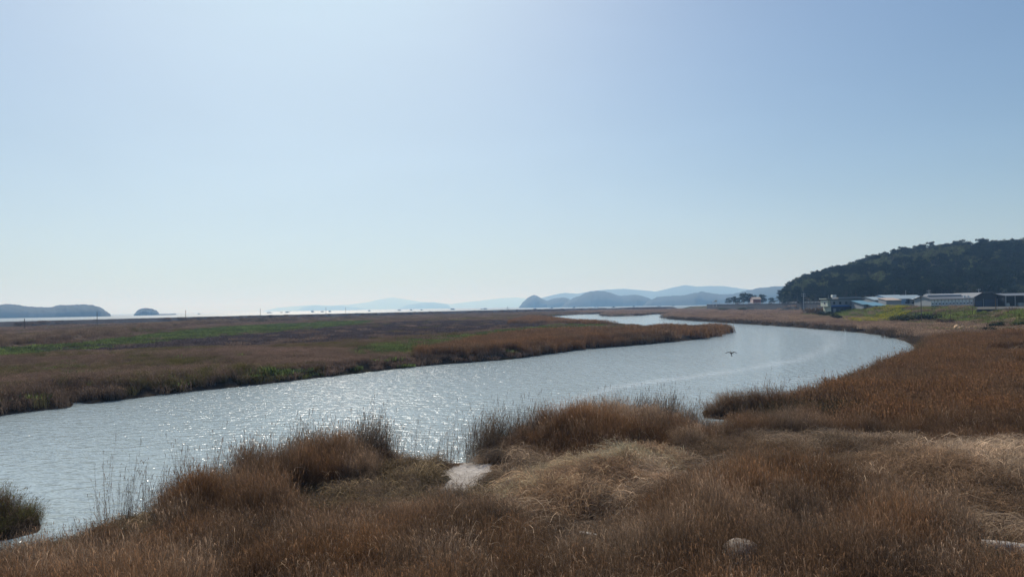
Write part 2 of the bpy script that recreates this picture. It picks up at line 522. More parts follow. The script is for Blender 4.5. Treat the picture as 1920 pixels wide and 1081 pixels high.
# ------------------------------------------------------------------ water
def wave_normal(nt, amp, lam, stretch, eps, detail, slick=None, rot=0.0, detail_r=.6):
    """normal from the slope of a noise height field, measured in metres"""
    tc = N(nt, 'ShaderNodeTexCoord')
    mp = N(nt, 'ShaderNodeMapping'); mp.inputs['Rotation'].default_value = (0, 0, rot); mp.inputs['Scale'].default_value = (stretch, 1, 1)
    nt.links.new(tc.outputs['Object'], mp.inputs[0])
    hs = []
    for off in ((0, 0, 0), (eps, 0, 0), (0, eps, 0)):
        ad = N(nt, 'ShaderNodeVectorMath', operation='ADD'); ad.inputs[1].default_value = off
        nt.links.new(mp.outputs[0], ad.inputs[0])
        hs.append(noise_n(nt, ad.outputs[0], 1 / lam, detail, detail_r).outputs[0])
    k = amp / eps
    sx = math_n(nt, 'MULTIPLY', math_n(nt, 'SUBTRACT', hs[0], hs[1]), k * stretch)
    sy = math_n(nt, 'MULTIPLY', math_n(nt, 'SUBTRACT', hs[0], hs[2]), k)
    if slick is not None:
        sx = math_n(nt, 'MULTIPLY', sx, slick); sy = math_n(nt, 'MULTIPLY', sy, slick)
    cb = N(nt, 'ShaderNodeCombineXYZ'); cb.inputs[2].default_value = 1
    nt.links.new(sx, cb.inputs[0]); nt.links.new(sy, cb.inputs[1])
    nm = N(nt, 'ShaderNodeVectorMath', operation='NORMALIZE'); nt.links.new(cb.outputs[0], nm.inputs[0])
    return nm.outputs[0]

M_RIVER, nt, p, out = mat('river_water')
p.inputs['Roughness'].default_value = .10
p.inputs['IOR'].default_value = 1.33
sa = N(nt, 'ShaderNodeAttribute', attribute_name='slick')
tc = N(nt, 'ShaderNodeTexCoord')
gust = noise_n(nt, tc.outputs['Object'], .05, 4, .6)
calm = math_n(nt, 'ADD', math_n(nt, 'MULTIPLY', gust.outputs[0], 1.7), .15)
calm = math_n(nt, 'MULTIPLY', calm, math_n(nt, 'SUBTRACT', 1.0, math_n(nt, 'MULTIPLY', sa.outputs['Fac'], .6)))
nt.links.new(wave_normal(nt, .25, .50, .55, .03, 3, calm, R(8), .55), p.inputs['Normal'])
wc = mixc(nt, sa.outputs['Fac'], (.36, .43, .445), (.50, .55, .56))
nt.links.new(wc, p.inputs['Base Color'])

wx = np.linspace(-110, 90, 160); 
_wr = np.geomspace(6, 720, 260)
_wa = np.radians(np.linspace(-75, 50, 420))
A2, R2 = np.meshgrid(_wa, _wr)
vx, vy = (R2 * np.sin(A2)).ravel(), (R2 * np.cos(A2)).ravel()
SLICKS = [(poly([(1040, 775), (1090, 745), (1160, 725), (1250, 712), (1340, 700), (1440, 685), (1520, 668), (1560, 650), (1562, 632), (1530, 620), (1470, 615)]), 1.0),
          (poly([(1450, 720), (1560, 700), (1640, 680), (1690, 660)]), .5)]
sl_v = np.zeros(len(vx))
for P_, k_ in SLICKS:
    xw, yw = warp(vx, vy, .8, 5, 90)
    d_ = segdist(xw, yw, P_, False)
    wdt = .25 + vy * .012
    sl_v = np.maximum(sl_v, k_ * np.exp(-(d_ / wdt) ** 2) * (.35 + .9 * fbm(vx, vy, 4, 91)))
nr2, na2 = A2.shape
i2 = np.arange(nr2 - 1)[:, None] * na2 + np.arange(na2 - 1)[None]
Q2 = np.stack([i2, i2 + 1, i2 + 1 + na2, i2 + na2], -1).reshape(-1, 4)
keep = ~( (vx[Q2].min(1) > 100) )
# the river sheet ends under the dyke
wz = np.zeros(len(vx))
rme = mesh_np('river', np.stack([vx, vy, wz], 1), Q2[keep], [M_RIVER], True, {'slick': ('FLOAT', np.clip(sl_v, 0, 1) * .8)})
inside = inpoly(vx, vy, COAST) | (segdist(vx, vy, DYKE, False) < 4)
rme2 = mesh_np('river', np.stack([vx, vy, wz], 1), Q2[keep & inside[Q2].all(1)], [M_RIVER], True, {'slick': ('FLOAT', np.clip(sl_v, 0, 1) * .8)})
bpy.data.meshes.remove(rme)
setp(link('river', rme2), 'pale blue grey tidal river curving between the reed banks', None, None, 'structure')

M_SEA, nt, p, out = mat('sea_water')
p.inputs['Base Color'].default_value = (.10, .125, .13, 1)
p.inputs['Roughness'].default_value = .38
p.inputs['IOR'].default_value = 1.33
nt.links.new(wave_normal(nt, .9, 5.0, .5, .2, 2, None, R(5)), p.inputs['Normal'])
_sr = np.geomspace(260, 30000, 60); _sa = np.radians(np.linspace(-88, 60, 150))
A3, R3 = np.meshgrid(_sa, _sr)
s3 = np.stack([(R3 * np.sin(A3)).ravel(), (R3 * np.cos(A3)).ravel(), np.full(A3.size, -.03)], 1)
i3 = np.arange(59)[:, None] * 150 + np.arange(149)[None]
Q3 = np.stack([i3, i3 + 1, i3 + 151, i3 + 150], -1).reshape(-1, 4)
insea = ~inpoly(s3[:, 0], s3[:, 1], COAST)
sme = mesh_np('sea', s3, Q3[insea[Q3].any(1)], [M_SEA], True)
setp(link('sea', sme), 'bright glittering sea beyond the long low dyke', None, None, 'structure')

# ------------------------------------------------------------------ far islands and mountains
M_WOODFAR = plain('far_woodland', (.016, .020, .016), 1.0, .35, .02)
M_ROCKFAR = plain('far_rock', (.13, .12, .11), 1.0, .3, .02)
def range_mesh(name, prof, D, depth, rough, cell, seed, mat_, label, nz_s=None):
    us = [q[0] for q in prof]
    xs = np.array([atd(u, v, D)[0] for u, v in prof]); zs = np.array([max(0, atd(u, v, D)[2]) for u, v in prof])
    nx = int(np.clip((xs[-1] - xs[0]) / cell, 40, 420)); ny = 26
    X = np.linspace(xs[0], xs[-1], nx); Yt = np.linspace(-1, 1, ny)
    XX, TT = np.meshgrid(X, Yt)
    hz = np.interp(X, xs, zs)
    edge = np.minimum(1, np.minimum(X - X[0], X[-1] - X) / (cell * 2))
    k = np.sqrt(np.clip(1 - TT ** 2, 0, 1))
    dep = depth * (.4 + .6 * hz / hz.max())
    YY = D + TT * dep[None]
    ns = fbm(XX, YY, nz_s or cell * 6, seed, 5)
    fine = 1.0 * vnoise(XX, YY, cell * 1.5, seed + 3) + .4 * vnoise(XX, YY, cell * 5, seed + 4)
    ZZ = hz[None] * k * (1 - .22 * (1 - k) + .35 * (ns - .5) * (1 - k) ) + rough * (fine - .35) * k
    ZZ = np.where(np.abs(TT) > .999, -2.0, ZZ) 
    XX = XX + (YY - D) * (.5 * (xs[0] + xs[-1]) / D)
    V = np.stack([XX.ravel(), YY.ravel(), ZZ.ravel()], 1)
    i = np.arange(ny - 1)[:, None] * nx + np.arange(nx - 1)[None]
    Q = np.stack([i, i + 1, i + 1 + nx, i + nx], -1).reshape(-1, 4)
    return setp(link(name, mesh_np(name, V, Q, [mat_], False)), label, None, None, 'structure')

range_mesh('island', [(-420, 590), (-300, 575), (-200, 570), (-90, 568), (0, 572), (25, 572.5), (55, 577), (95, 578), (112, 573.5), (140, 573), (168, 573), (178, 576), (187, 581), (193, 584), (194, 596)], 2100, 190, 6, 4.5, 1, M_WOODFAR, 'long wooded island at the left edge of the sea')
range_mesh('island', [(251, 594), (256, 585), (264, 580.5), (275, 578.5), (284, 579.5), (293, 584), (298, 588), (299, 592)], 2300, 60, 6, 3.0, 2, M_WOODFAR, 'small round wooded islet standing alone in the sea')
range_mesh('rock_reef', [(296, 590), (300, 588.2), (316, 588), (330, 587.6), (331, 590)], 2350, 20, .6, 4, 3, M_ROCKFAR, 'low dark reef beside the small round islet')
range_mesh('island', [(974, 576), (980, 568), (990, 559), (1001, 554), (1006, 555), (1014, 560), (1026, 565), (1040, 561), (1054, 559), (1064, 561), (1080, 568), (1090, 574)], 4000, 220, 8, 8, 4, M_WOODFAR, 'steep blue island with a pointed peak')
range_mesh('island', [(1056, 575), (1062, 568), (1075, 560), (1086, 556), (1096, 551.5), (1110, 547), (1122, 546), (1136, 547.5), (1150, 552), (1166, 556), (1180, 554.5), (1190, 553.5), (1205, 556), (1218, 561), (1230, 572)], 3700, 320, 8, 8, 5, M_WOODFAR, 'broad blue island with a rounded double hill')
range_mesh('hills', [(1216, 573), (1226, 562), (1240, 557.5), (1260, 556), (1282, 555), (1300, 552), (1318, 547.5), (1332, 551), (1350, 553), (1372, 553), (1386, 550), (1404, 545), (1425, 541), (1450, 538), (1480, 536.5), (1540, 540), (1600, 550), (1700, 566)], 3500, 420, 8, 8, 6, M_WOODFAR, 'blue wooded hills behind the shore village')
range_mesh('mountains', [(985, 574), (1010, 561), (1040, 553), (1060, 549.5), (1085, 551), (1110, 546), (1140, 543), (1170, 541.5), (1200, 544), (1230, 547), (1262, 539), (1285, 534.5), (1305, 537.5), (1330, 536.5), (1357, 537), (1385, 541), (1420, 546), (1470, 556), (1520, 564)], 8200, 900, 8, 22, 7, M_WOODFAR, 'pale far mountain range with a low peak')
range_mesh('mountains', [(495, 584), (520, 577), (560, 573.5), (590, 571.5), (620, 573), (655, 571), (690, 566.5), (712, 561), (735, 557.5), (760, 561), (790, 566), (820, 568.5), (845, 570), (880, 566), (905, 563), (935, 559.5), (965, 557.5), (990, 560), (1020, 558), (1060, 566)], 19000, 1000, 8, 34, 8, M_WOODFAR, 'very faint mountains low on the sea horizon')
range_mesh('hills', [(745, 582), (765, 571.5), (790, 567.5), (812, 566.5), (838, 570), (846, 577)], 12500, 500, 6, 16, 9, M_WOODFAR, 'faint low island hills left of the peaked island')
range_mesh('hills', [(555, 584), (568, 575.5), (590, 572.6), (612, 574), (640, 573), (668, 576), (690, 583)], 13500, 500, 6, 16, 10, M_WOODFAR, 'faintest low hills on the horizon behind the barges')

# ------------------------------------------------------------------ plant prototypes (instanced)
PROTO = {}
def proto(coll, name, me):
    if coll not in PROTO: PROTO[coll] = bpy.data.collections.new(coll)
    o = bpy.data.objects.new(name, me)
    PROTO[coll].objects.link(o)

def rnd3(n): return RNG.normal(size=(n, 3))

def reed_clump(n, rad, h, width, lean=.10, leaves=3, seg=3, plume=.8, spread=.22, bent=.14):
    b = np.zeros((n, 3))
    r = rad * np.sqrt(RNG.random(n)); th = RNG.random(n) * 2 * np.pi
    b[:, 0], b[:, 1] = r * np.cos(th), r * np.sin(th)
    hh = h * RNG.normal(1, .17, n).clip(.45, 1.45)
    ld = rnd3(n) * np.array([spread, spread, 0]) + np.array([lean, 0, 0])
    brk = RNG.random(n) < bent
    ld[brk] += rnd3(brk.sum()) * np.array([.8, .8, 0])
    hh[brk] *= .75
    t = np.linspace(0, 1, seg + 1)
    P = b[:, None] + hh[:, None, None] * (t[None, :, None] * np.array([0, 0, 1]) + (t ** 1.8)[None, :, None] * ld[:, None])
    an = RNG.random(n) * np.pi
    wd = np.stack([np.cos(an), np.sin(an), 0 * an], 1)
    w = width * (1 - .65 * t)[None, :, None] * RNG.uniform(.7, 1.3, (n, 1, 1))
    V, Q = ribbons(P, wd[:, None] * w)
    rv = RNG.random(n)
    vs, qs, rs, ps = [V], [Q], [np.repeat(rv, 2 * (seg + 1))], [np.zeros(len(V))]
    tot = len(V)
    for k in range(leaves):
        tt = RNG.uniform(.15, .85, n)
        base = b + hh[:, None] * (tt[:, None] * np.array([0, 0, 1]) + (tt ** 1.8)[:, None] * ld)
        la = RNG.random(n) * 2 * np.pi
        out_ = np.stack([np.cos(la), np.sin(la), 0 * la], 1)
        L = h * RNG.uniform(.14, .32, n)[:, None]
        up = RNG.uniform(.3, 1.2, n)[:, None] * np.array([0, 0, 1])
        p1 = base + L * .55 * (out_ * .45 + up)
        p2 = base + L * (out_ * .8 + up * RNG.uniform(.0, 1.0, n)[:, None])
        PP = np.stack([base, p1, p2], 1)
        side = np.stack([-out_[:, 1], out_[:, 0], 0 * la], 1)
        WW = side[:, None] * (width * np.array([.8, .95, .2]))[None, :, None]
        V, Q = ribbons(PP, WW)
        vs.append(V); qs.append(Q + tot); tot += len(V)
        rs.append(np.repeat(np.clip(rv + RNG.normal(0, .2, n), 0, 1), 6)); ps.append(np.zeros(len(V)))
    m_ = RNG.random(n) < plume
    if m_.any():
        k = m_.sum()
        top = P[m_, -1]
        dr = (P[m_, -1] - P[m_, -2]); dr /= np.linalg.norm(dr, axis=1)[:, None]
        droop = rnd3(k) * .35
        L = h * RNG.uniform(.07, .14, k)[:, None]
        p0, p1, p2 = top - dr * L * .2, top + (dr + droop * .4) * L * .5, top + (dr + droop - np.array([0, 0, .3])) * L
        a2 = RNG.random(k) * np.pi
        sd = np.stack([np.cos(a2), np.sin(a2), 0 * a2], 1)
        V, Q = ribbons(np.stack([p0, p1, p2], 1), sd[:, None] * (width * np.array([.5, 1.9, .4]))[None, :, None])
        vs.append(V); qs.append(Q + tot); tot += len(V)
        rs.append(np.repeat(RNG.random(k), 6)); ps.append(np.ones(len(V)))
    return np.vstack(vs), np.vstack(qs), np.concatenate(rs), np.concatenate(ps)

def blade_proto(coll, name, data, m_):
    V, Q, r_, p_ = data
    proto(coll, name, mesh_np(name, V, Q, [m_], False, {'rnd': ('FLOAT', r_), 'plume': ('FLOAT', p_)}))

for k in range(6):
    blade_proto('reed_near_kinds', 'reed_clump_%d' % k, reed_clump(84, .33, 1.0, .0031, lean=.09, leaves=2, plume=.5, spread=.12, bent=.06), M_REED)
for k in range(4):
    blade_proto('reed_mid_kinds', 'reed_tuft_%d' % k, reed_clump(70, .62, 1.0, .011, lean=.08, leaves=2, plume=.55, seg=2), M_REED)
for k in range(4):
    blade_proto('reed_far_kinds', 'reed_patch_%d' % k, reed_clump(130, 1.7, 1.0, .035, lean=.06, leaves=1, plume=.5, seg=2, spread=.18), M_REED)
for k in range(3):
    blade_proto('reed_fringe_kinds', 'reed_fringe_%d' % k, reed_clump(20, .28, 1.0, .0045, lean=.22, leaves=2, plume=.9, spread=.12), M_REED)

def straw_mat(n, rad, L, width, h, dirspread=.55):
    """fallen blades lying over one another, mostly combed one way"""
    b = np.zeros((n, 3)); r = rad * np.sqrt(RNG.random(n)); th = RNG.random(n) * 2 * np.pi
    b[:, 0], b[:, 1] = r * np.cos(th), r * np.sin(th)
    b[:, 2] = RNG.random(n) ** 1.6 * h * .6
    a = RNG.normal(0, dirspread, n) + np.pi * (RNG.random(n) < .12)
    d = np.stack([np.cos(a), np.sin(a), 0 * a], 1)
    l = L * RNG.uniform(.5, 1.2, n)[:, None]
    up = h * RNG.uniform(.1, 1.0, n)[:, None] * np.array([0, 0, 1])
    sw = rnd3(n) * np.array([.22, .22, .05]) * l
    t = np.linspace(0, 1, 5)[None, :, None]
    P = b[:, None] + d[:, None] * l[:, None] * t + up[:, None] * (4 * t * (1 - t)) * .9 + sw[:, None] * t ** 2
    P[..., 2] = np.maximum(P[..., 2], .0)
    side = np.stack([-d[:, 1], d[:, 0], RNG.normal(0, .7, n)], 1)
    V, Q = ribbons(P, side[:, None] * (width * np.array([1, 1, .9, .7, .3]))[None, :, None])
    return V, Q, np.repeat(RNG.random(n), 10), np.zeros(len(V))

for k in range(5):
    blade_proto('straw_kinds', 'straw_mat_%d' % k, straw_mat(120, .45, .8, .0042, .34), M_STRAW)
for k in range(3):
    blade_proto('straw_far_kinds', 'straw_drift_%d' % k, straw_mat(70, 1.0, 1.2, .016, .45), M_STRAW)

for k in range(4):
    blade_proto('arc_kinds', 'bent_stem_%d' % k, straw_mat(7, .35, .85, .0042, .45, 2.0), M_STRAW)

def tuft(n, rad, h, width):
    b = np.zeros((n, 3)); r = rad * np.sqrt(RNG.random(n)); th = RNG.random(n) * 2 * np.pi
    b[:, 0], b[:, 1] = r * np.cos(th), r * np.sin(th)
    hh = h * RNG.uniform(.4, 1.2, n)[:, None]
    a = RNG.random(n) * 2 * np.pi
    d = np.stack([np.cos(a), np.sin(a), 0 * a], 1) * RNG.uniform(.1, .9, n)[:, None]
    t = np.linspace(0, 1, 4)[None, :, None]
    P = b[:, None] + hh[:, None] * (np.array([0, 0, 1.0]) * (t - .25 * t ** 3) + d[:, None] * t ** 2)
    side = np.stack([-np.sin(a), np.cos(a), 0 * a], 1)
    V, Q = ribbons(P, side[:, None] * (width * np.array([1, 1, .7, .1]))[None, :, None])
    return V, Q, np.repeat(RNG.random(n), 8), np.zeros(len(V))

for k in range(4):
    blade_proto('grass_kinds', 'grass_tuft_%d' % k, tuft(60, .35, .36, .010), M_GREEN)
for k in range(3):
    blade_proto('grass_far_kinds', 'grass_clump_%d' % k, tuft(90, 1.3, .42, .05), M_GREEN)

def leaf_cloud(blobs, n, size, flat=.0):
    """leaf sized faces through the volume of several lobes"""
    blobs = np.array(blobs, float)
    wts = blobs[:, 3] ** 2; wts /= wts.sum()
    k = RNG.choice(len(blobs), n, p=wts)
    d = rnd3(n); d /= np.linalg.norm(d, axis=1)[:, None]
    rr = (RNG.random(n) ** .45)
    c = blobs[k, :3] + d * rr[:, None] * blobs[k, 3:4] * np.array([1, 1, .75])
    nrm = d * .7 + rnd3(n) * .6 + np.array([0, 0, flat]); nrm /= np.linalg.norm(nrm, axis=1)[:, None]
    a = np.cross(nrm, rnd3(n)); a /= np.linalg.norm(a, axis=1)[:, None]
    b = np.cross(nrm, a)
    s = size * RNG.uniform(.5, 1.3, n)[:, None]
    V = np.stack([c - a * s, c - b * s * .6, c + a * s, c + b * s * .6], 1).reshape(-1, 3)
    Q = np.arange(4 * n).reshape(-1, 4)
    return V, Q, np.repeat(RNG.random(n), 4), np.zeros(4 * n)

def tree_trunk(h, r, spread, nb=6, seed=0, lean=.05, start=.35):
    rd = random.Random(seed)
    m = MB()
    ax = Vector((rd.uniform(-lean, lean), rd.uniform(-lean, lean), 1))
    top = ax * h
    m.tube([(0, 0, -.3), ax * h * .3 + Vector((rd.uniform(-.1, .1), 0, 0)), ax * h * .65, top], [r * 1.25, r, r * .6, r * .15], 6)
    tips = []
    for k in range(nb):
        t = start + (1 - start) * (k + .5) / nb
        a = k * 2.4 + rd.uniform(-.4, .4)
        L = spread * rd.uniform(.6, 1.1) * (1.15 - .5 * t)
        b = ax * h * t
        e = b + Vector((math.cos(a) * L, math.sin(a) * L, L * rd.uniform(.25, .7)))
        m.tube([b, b.lerp(e, .5) + Vector((0, 0, L * .06)), e], [r * .42 * (1.1 - t), r * .25, r * .07], 5)
        tips.append(e)
    tips.append(top)
    return m, tips

def merge_tree(mb, leaf, mats):
    V, Q, r_, p_ = leaf
    V0 = np.array(mb.v); F4 = []
    for f in mb.f:
        if len(f) == 4: F4.append(f)
        elif len(f) > 4:
            F4 += [(f[0], f[i], f[i + 1], f[i + 1]) for i in range(1, 0)]
    n0 = len(V0)
    VV = np.vstack([V0, V]); QQ = np.vstack([np.array(F4), Q + n0])
    mi = np.concatenate([np.zeros(len(F4)), np.ones(len(Q))])
    return mesh_np('tree', VV, QQ, mats, False, {'rnd': ('FLOAT', np.concatenate([np.full(n0, .5), r_]))}, mi)

TREE_PARTS = {}
def make_tree_kind(kind, seed):
    rd = random.Random(seed)
    if kind == 'pine':                      # broad coastal pine: bare lower trunk, layered flattish crown
        h = 8.5
        mb, tips = tree_trunk(h, .17, 2.3, 9, seed, .08, .42)
        bl = [(e.x * .9, e.y * .9, e.z + .3, rd.uniform(.9, 1.5)) for e in tips]
        lf = leaf_cloud(bl, 820, .30, .5)
    elif kind == 'round':                   # evergreen with a rounded crown
        h = 8.0
        mb, tips = tree_trunk(h, .16, 2.2, 9, seed, .05, .25)
        bl = [(e.x, e.y, e.z, rd.uniform(1.1, 1.7)) for e in tips]
        lf = leaf_cloud(bl, 900, .32, .2)
    elif kind == 'broad':                   # spring broadleaf, loose crown
        h = 7.5
        mb, tips = tree_trunk(h, .14, 2.4, 10, seed, .06, .25)
        bl = [(e.x, e.y, e.z, rd.uniform(.7, 1.3)) for e in tips]
        lf = leaf_cloud(bl, 520, .24, .1)
    else:                                   # leafless with fine twigs
        h = 7.0
        mb, tips = tree_trunk(h, .12, 2.4, 12, seed, .06, .22)
        for e in tips:
            for q in range(5):
                b = e * .75 + Vector((0, 0, h * .06)); 
                mb.tube([b, b + Vector((rd.gauss(0, .5), rd.gauss(0, .5), rd.uniform(.3, 1.1)))], [.03, .008], 3, False)
        bl = [(e.x, e.y, e.z, 1.0) for e in tips]
        lf = leaf_cloud(bl, 110, .13, .1)
    return mb, lf

for kind, cnt in (('pine', 4), ('round', 3), ('broad', 3), ('bare', 2)):
    for q in range(cnt):
        mb, lf = make_tree_kind(kind, 100 + q * 7 + len(kind))
        TREE_PARTS[(kind, q)] = (mb, lf)
        proto('hill_tree_kinds', 'tree_%s_%d' % (dict(pine='a', round='b', broad='c', bare='d')[kind], q), merge_tree(mb, lf, [M_BARK, M_LEAF]))
TREE_INDEX = {'pine': (0, 4), 'round': (4, 3), 'broad': (7, 3), 'bare': (10, 2)}

# rape flowers
def rape(n, rad, h):
    V, Q, r_, p_ = tuft(n, rad, h, .03)
    k = n * 3
    bl = [(x, y, z, .2) for x, y, z in (V.reshape(n, -1, 3)[:, -1])]
    V2, Q2_, r2, _ = leaf_cloud(bl, k, .07, .4)
    return np.vstack([V, V2]), np.vstack([Q, Q2_ + len(V)]), np.concatenate([r_, r2]), np.concatenate([p_, np.ones(len(V2))])
M_RAPE = blade_mat('rape_flowers', (.06, .10, .02), .35, True, .35, plume=(.46, .41, .05))
for k in range(3):
    blade_proto('rape_kinds', 'rape_plant_%d' % k, rape(40, .8, .9), M_RAPE)

# ------------------------------------------------------------------ scatter node tree
def scatter(name, coll, pts, rot, scl, idx, tint, label, cat):
    n = len(pts)
    me = bpy.data.meshes.new(name)
    me.vertices.add(n)
    me.vertices.foreach_set('co', np.asarray(pts, np.float32).ravel())
    def att(nm, typ, dat, key):
        a = me.attributes.new(nm, typ, 'POINT'); a.data.foreach_set(key, dat)
    att('rot', 'FLOAT_VECTOR', np.asarray(rot, np.float32).ravel(), 'vector')
    att('scl', 'FLOAT_VECTOR', np.asarray(scl, np.float32).ravel(), 'vector')
    att('idx', 'INT', np.asarray(idx, np.int32), 'value')
    att('tint', 'FLOAT_COLOR', np.concatenate([np.asarray(tint, np.float32), np.ones((n, 1), np.float32)], 1).ravel(), 'color')
    me.update()
    o = link(name, me)
    setp(o, label, cat, None, 'stuff')
    g = bpy.data.node_groups.new(name, 'GeometryNodeTree')
    g.interface.new_socket('Geometry', in_out='INPUT', socket_type='NodeSocketGeometry')
    g.interface.new_socket('Geometry', in_out='OUTPUT', socket_type='NodeSocketGeometry')
    gi, go = g.nodes.new('NodeGroupInput'), g.nodes.new('NodeGroupOutput')
    ci = g.nodes.new('GeometryNodeCollectionInfo')
    ci.inputs['Collection'].default_value = PROTO[coll]
    ci.inputs['Separate Children'].default_value = True
    ci.inputs['Reset Children'].default_value = True
    ip = g.nodes.new('GeometryNodeInstanceOnPoints')
    ip.inputs['Pick Instance'].default_value = True
    def na_(nm, typ):
        q = g.nodes.new('GeometryNodeInputNamedAttribute'); q.data_type = typ; q.inputs[0].default_value = nm
        return q.outputs[0]
    e2r = g.nodes.new('FunctionNodeEulerToRotation')
    g.links.new(na_('rot', 'FLOAT_VECTOR'), e2r.inputs[0])
    g.links.new(gi.outputs[0], ip.inputs['Points'])
    g.links.new(ci.outputs[0], ip.inputs['Instance'])
    g.links.new(na_('idx', 'INT'), ip.inputs['Instance Index'])
    g.links.new(e2r.outputs[0], ip.inputs['Rotation'])
    g.links.new(na_('scl', 'FLOAT_VECTOR'), ip.inputs['Scale'])
    g.links.new(ip.outputs[0], go.inputs[0])
    md = o.modifiers.new('scatter', 'NODES'); md.node_group = g
    return o

def sector(r0, r1, dens, half=44):
    n = int(dens * R(2 * half) / 2 * (r1 ** 2 - r0 ** 2))
    r = np.sqrt(RNG.uniform(r0 ** 2, r1 ** 2, n)); a = R(half) * RNG.uniform(-1, 1, n)
    return r * np.sin(a), r * np.cos(a)

RUST = np.array([.205, .116, .062]); BROWN = np.array([.135, .098, .070]); DARKB = np.array([.085, .065, .050])
PINK = np.array([.215, .15, .115]); STRAW = np.array([.62, .47, .335]); PALE = np.array([.37, .275, .195])
GRN = np.array([.16, .20, .06]); DGRN = np.array([.09, .115, .045]); OLIVE = np.array([.12, .115, .045])

def mixv(a, b, t): return a[None] * (1 - t[:, None]) + b[None] * t[:, None]

class Bag:
    def __init__(s): s.p, s.r, s.s, s.i, s.t = [], [], [], [], []
    def add(s, x, y, z, yaw, sxy, sz, nkind, tint, tilt=.06):
        n = len(x)
        if n == 0: return
        s.p.append(np.stack([x, y, z], 1))
        s.r.append(np.stack([RNG.normal(0, tilt, n), RNG.normal(0, tilt, n), yaw], 1))
        s.s.append(np.stack([sxy, sxy, sz], 1)); s.i.append(RNG.integers(0, nkind, n)); s.t.append(tint)
    def make(s, name, coll, label, cat):
        if s.p: scatter(name, coll, np.vstack(s.p), np.vstack(s.r), np.vstack(s.s), np.concatenate(s.i), np.vstack(s.t), label, cat)

WIND = R(160)          # stalks lean this way
b_fg, b_fr, b_rt, b_lm, b_fl, b_straw, b_gr, b_strawf, b_grf, b_rape, b_low, b_arc = (Bag() for _ in range(12))

# ---- foreground land
def atg(u, v, up=0.0):
    p_ = at(u, v, 1.2)
    for _ in range(6): p_ = at(u, v, float(ground_z(p_[:1], p_[1:2])[0]) + up)
    return p_
BOULDER = atg(1394, 1074)[:2]
LOG_A, LOG_B = atg(1842, 1036)[:2], atg(1990, 1058)[:2]
def clear_view(x, y):
    d = BOULDER / np.linalg.norm(BOULDER)
    al = x * d[0] + y * d[1] - np.linalg.norm(BOULDER); pe = np.abs(x * d[1] - y * d[0])
    c = (pe < .5) & (al > -2.0) & (al < .4)
    for q in np.linspace(-.05, 1, 14):
        P_ = LOG_A * (1 - q) + LOG_B * q; d = P_ / np.linalg.norm(P_)
        al = x * d[0] + y * d[1] - np.linalg.norm(P_); pe = np.abs(x * d[1] - y * d[0])
        c |= (pe < .5) & (al > -2.6) & (al < .25)
    return c
x, y = sector(7, 56, 15, 46)
wd = water_d(x, y)
tr1 = zone(x, y, Z_TR1, .25, 2)
ok = (wd > -.1) & ~tr1 & ((y < 40) | (x > 4)) & (segdist(x, y, RIVER) >= 0)
ok &= ~((x < -8) & (y > 34)) & ~inpoly(x, y, PLAT)
x, y, wd = x[ok], y[ok], wd[ok]
mud = zone(x, y, Z_MUD, .35, 1.2) | zone(x, y, Z_MUD2, .35, 1.2) | zone(x, y, Z_MUD3, .3, 1.2)
mud |= ((segdist(x, y, Z_MUD) < .7) & (RNG.random(len(x)) < .90)) | (segdist(x, y, Z_MUD3) < .2)
mud |= clear_view(x, y) & (RNG.random(len(x)) < .86)
x, y, wd = x[~mud], y[~mud], wd[~mud]
n = len(x); u = RNG.random(n); z = ground_z(x, y, wd)
st = zone(x, y, Z_STRAWR, .9, 2.5) | zone(x, y, Z_STRAWC, .9, 2.5) | zone(x, y, Z_STRAWM, .9, 2.5)
gc = zone(x, y, Z_GRCORNER, .5, 1.5); df = zone(x, y, Z_DARKF, .6, 2); lf_ = zone(x, y, Z_LEFTFLAT, .6, 2)
big = fbm(x, y, 4.5, 201); med = fbm(x, y, 1.6, 202)
ditch = segdist(x, y, poly([(1590, 802), (1720, 812), (1850, 822), (1960, 828)], .6), False) < 1.6
stand = ~st & ~gc & ~df & ~lf_ & (wd > .9)
gap = smooth(.30, .52, fbm(x, y, 1.5, 206) * .6 + .4 * big)
k = stand & (u < np.clip(.16 + .72 * gap, .1, .85))
hgt = (.86 + .72 * (big - .3)) * (.85 + .4 * med) * (.38 + .62 * smooth(.2, 3.2, segdist(x, y, Z_STRAWC))) * (.55 + .45 * smooth(0, 2.2, segdist(x, y, Z_STRAWR))) * (.10 + .90 * smooth(1.0, 5.2, segdist(x, y, Z_MUD)))
rat = CX + F * x / y
hgt = hgt * (1 + .55 * smooth(5, 1.5, wd) * smooth(425, 470, rat) * smooth(1330, 1260, rat))
hgt = hgt * (.62 + .76 * fbm(x, y, .9, 205))
hgt = np.where(ditch, hgt * .55, hgt)
tt = np.clip(1.9 * med - .45, 0, 1)
tint = mixv(BROWN, RUST, tt)
tanz = np.clip((fbm(x, y, 2.4, 204) - .5) * 5, 0, 1) * .75
tint = tint * (1 - tanz[:, None]) + (PALE * .9)[None] * tanz[:, None]
tint = tint * RNG.uniform(.85, 1.12, (n, 1)) * (.45 + 1.05 * fbm(x, y, 3.0, 203))[:, None]
tint = np.where((RNG.random(n) < .06)[:, None], PALE[None] * RNG.uniform(.8, 1.2, (n, 1)), tint)
b_fg.add(x[k], y[k], z[k] - .03, WIND + RNG.normal(0, .7, k.sum()), RNG.uniform(.85, 1.25, k.sum()), hgt[k].clip(.15, 1.7), 6, tint[k], .10)
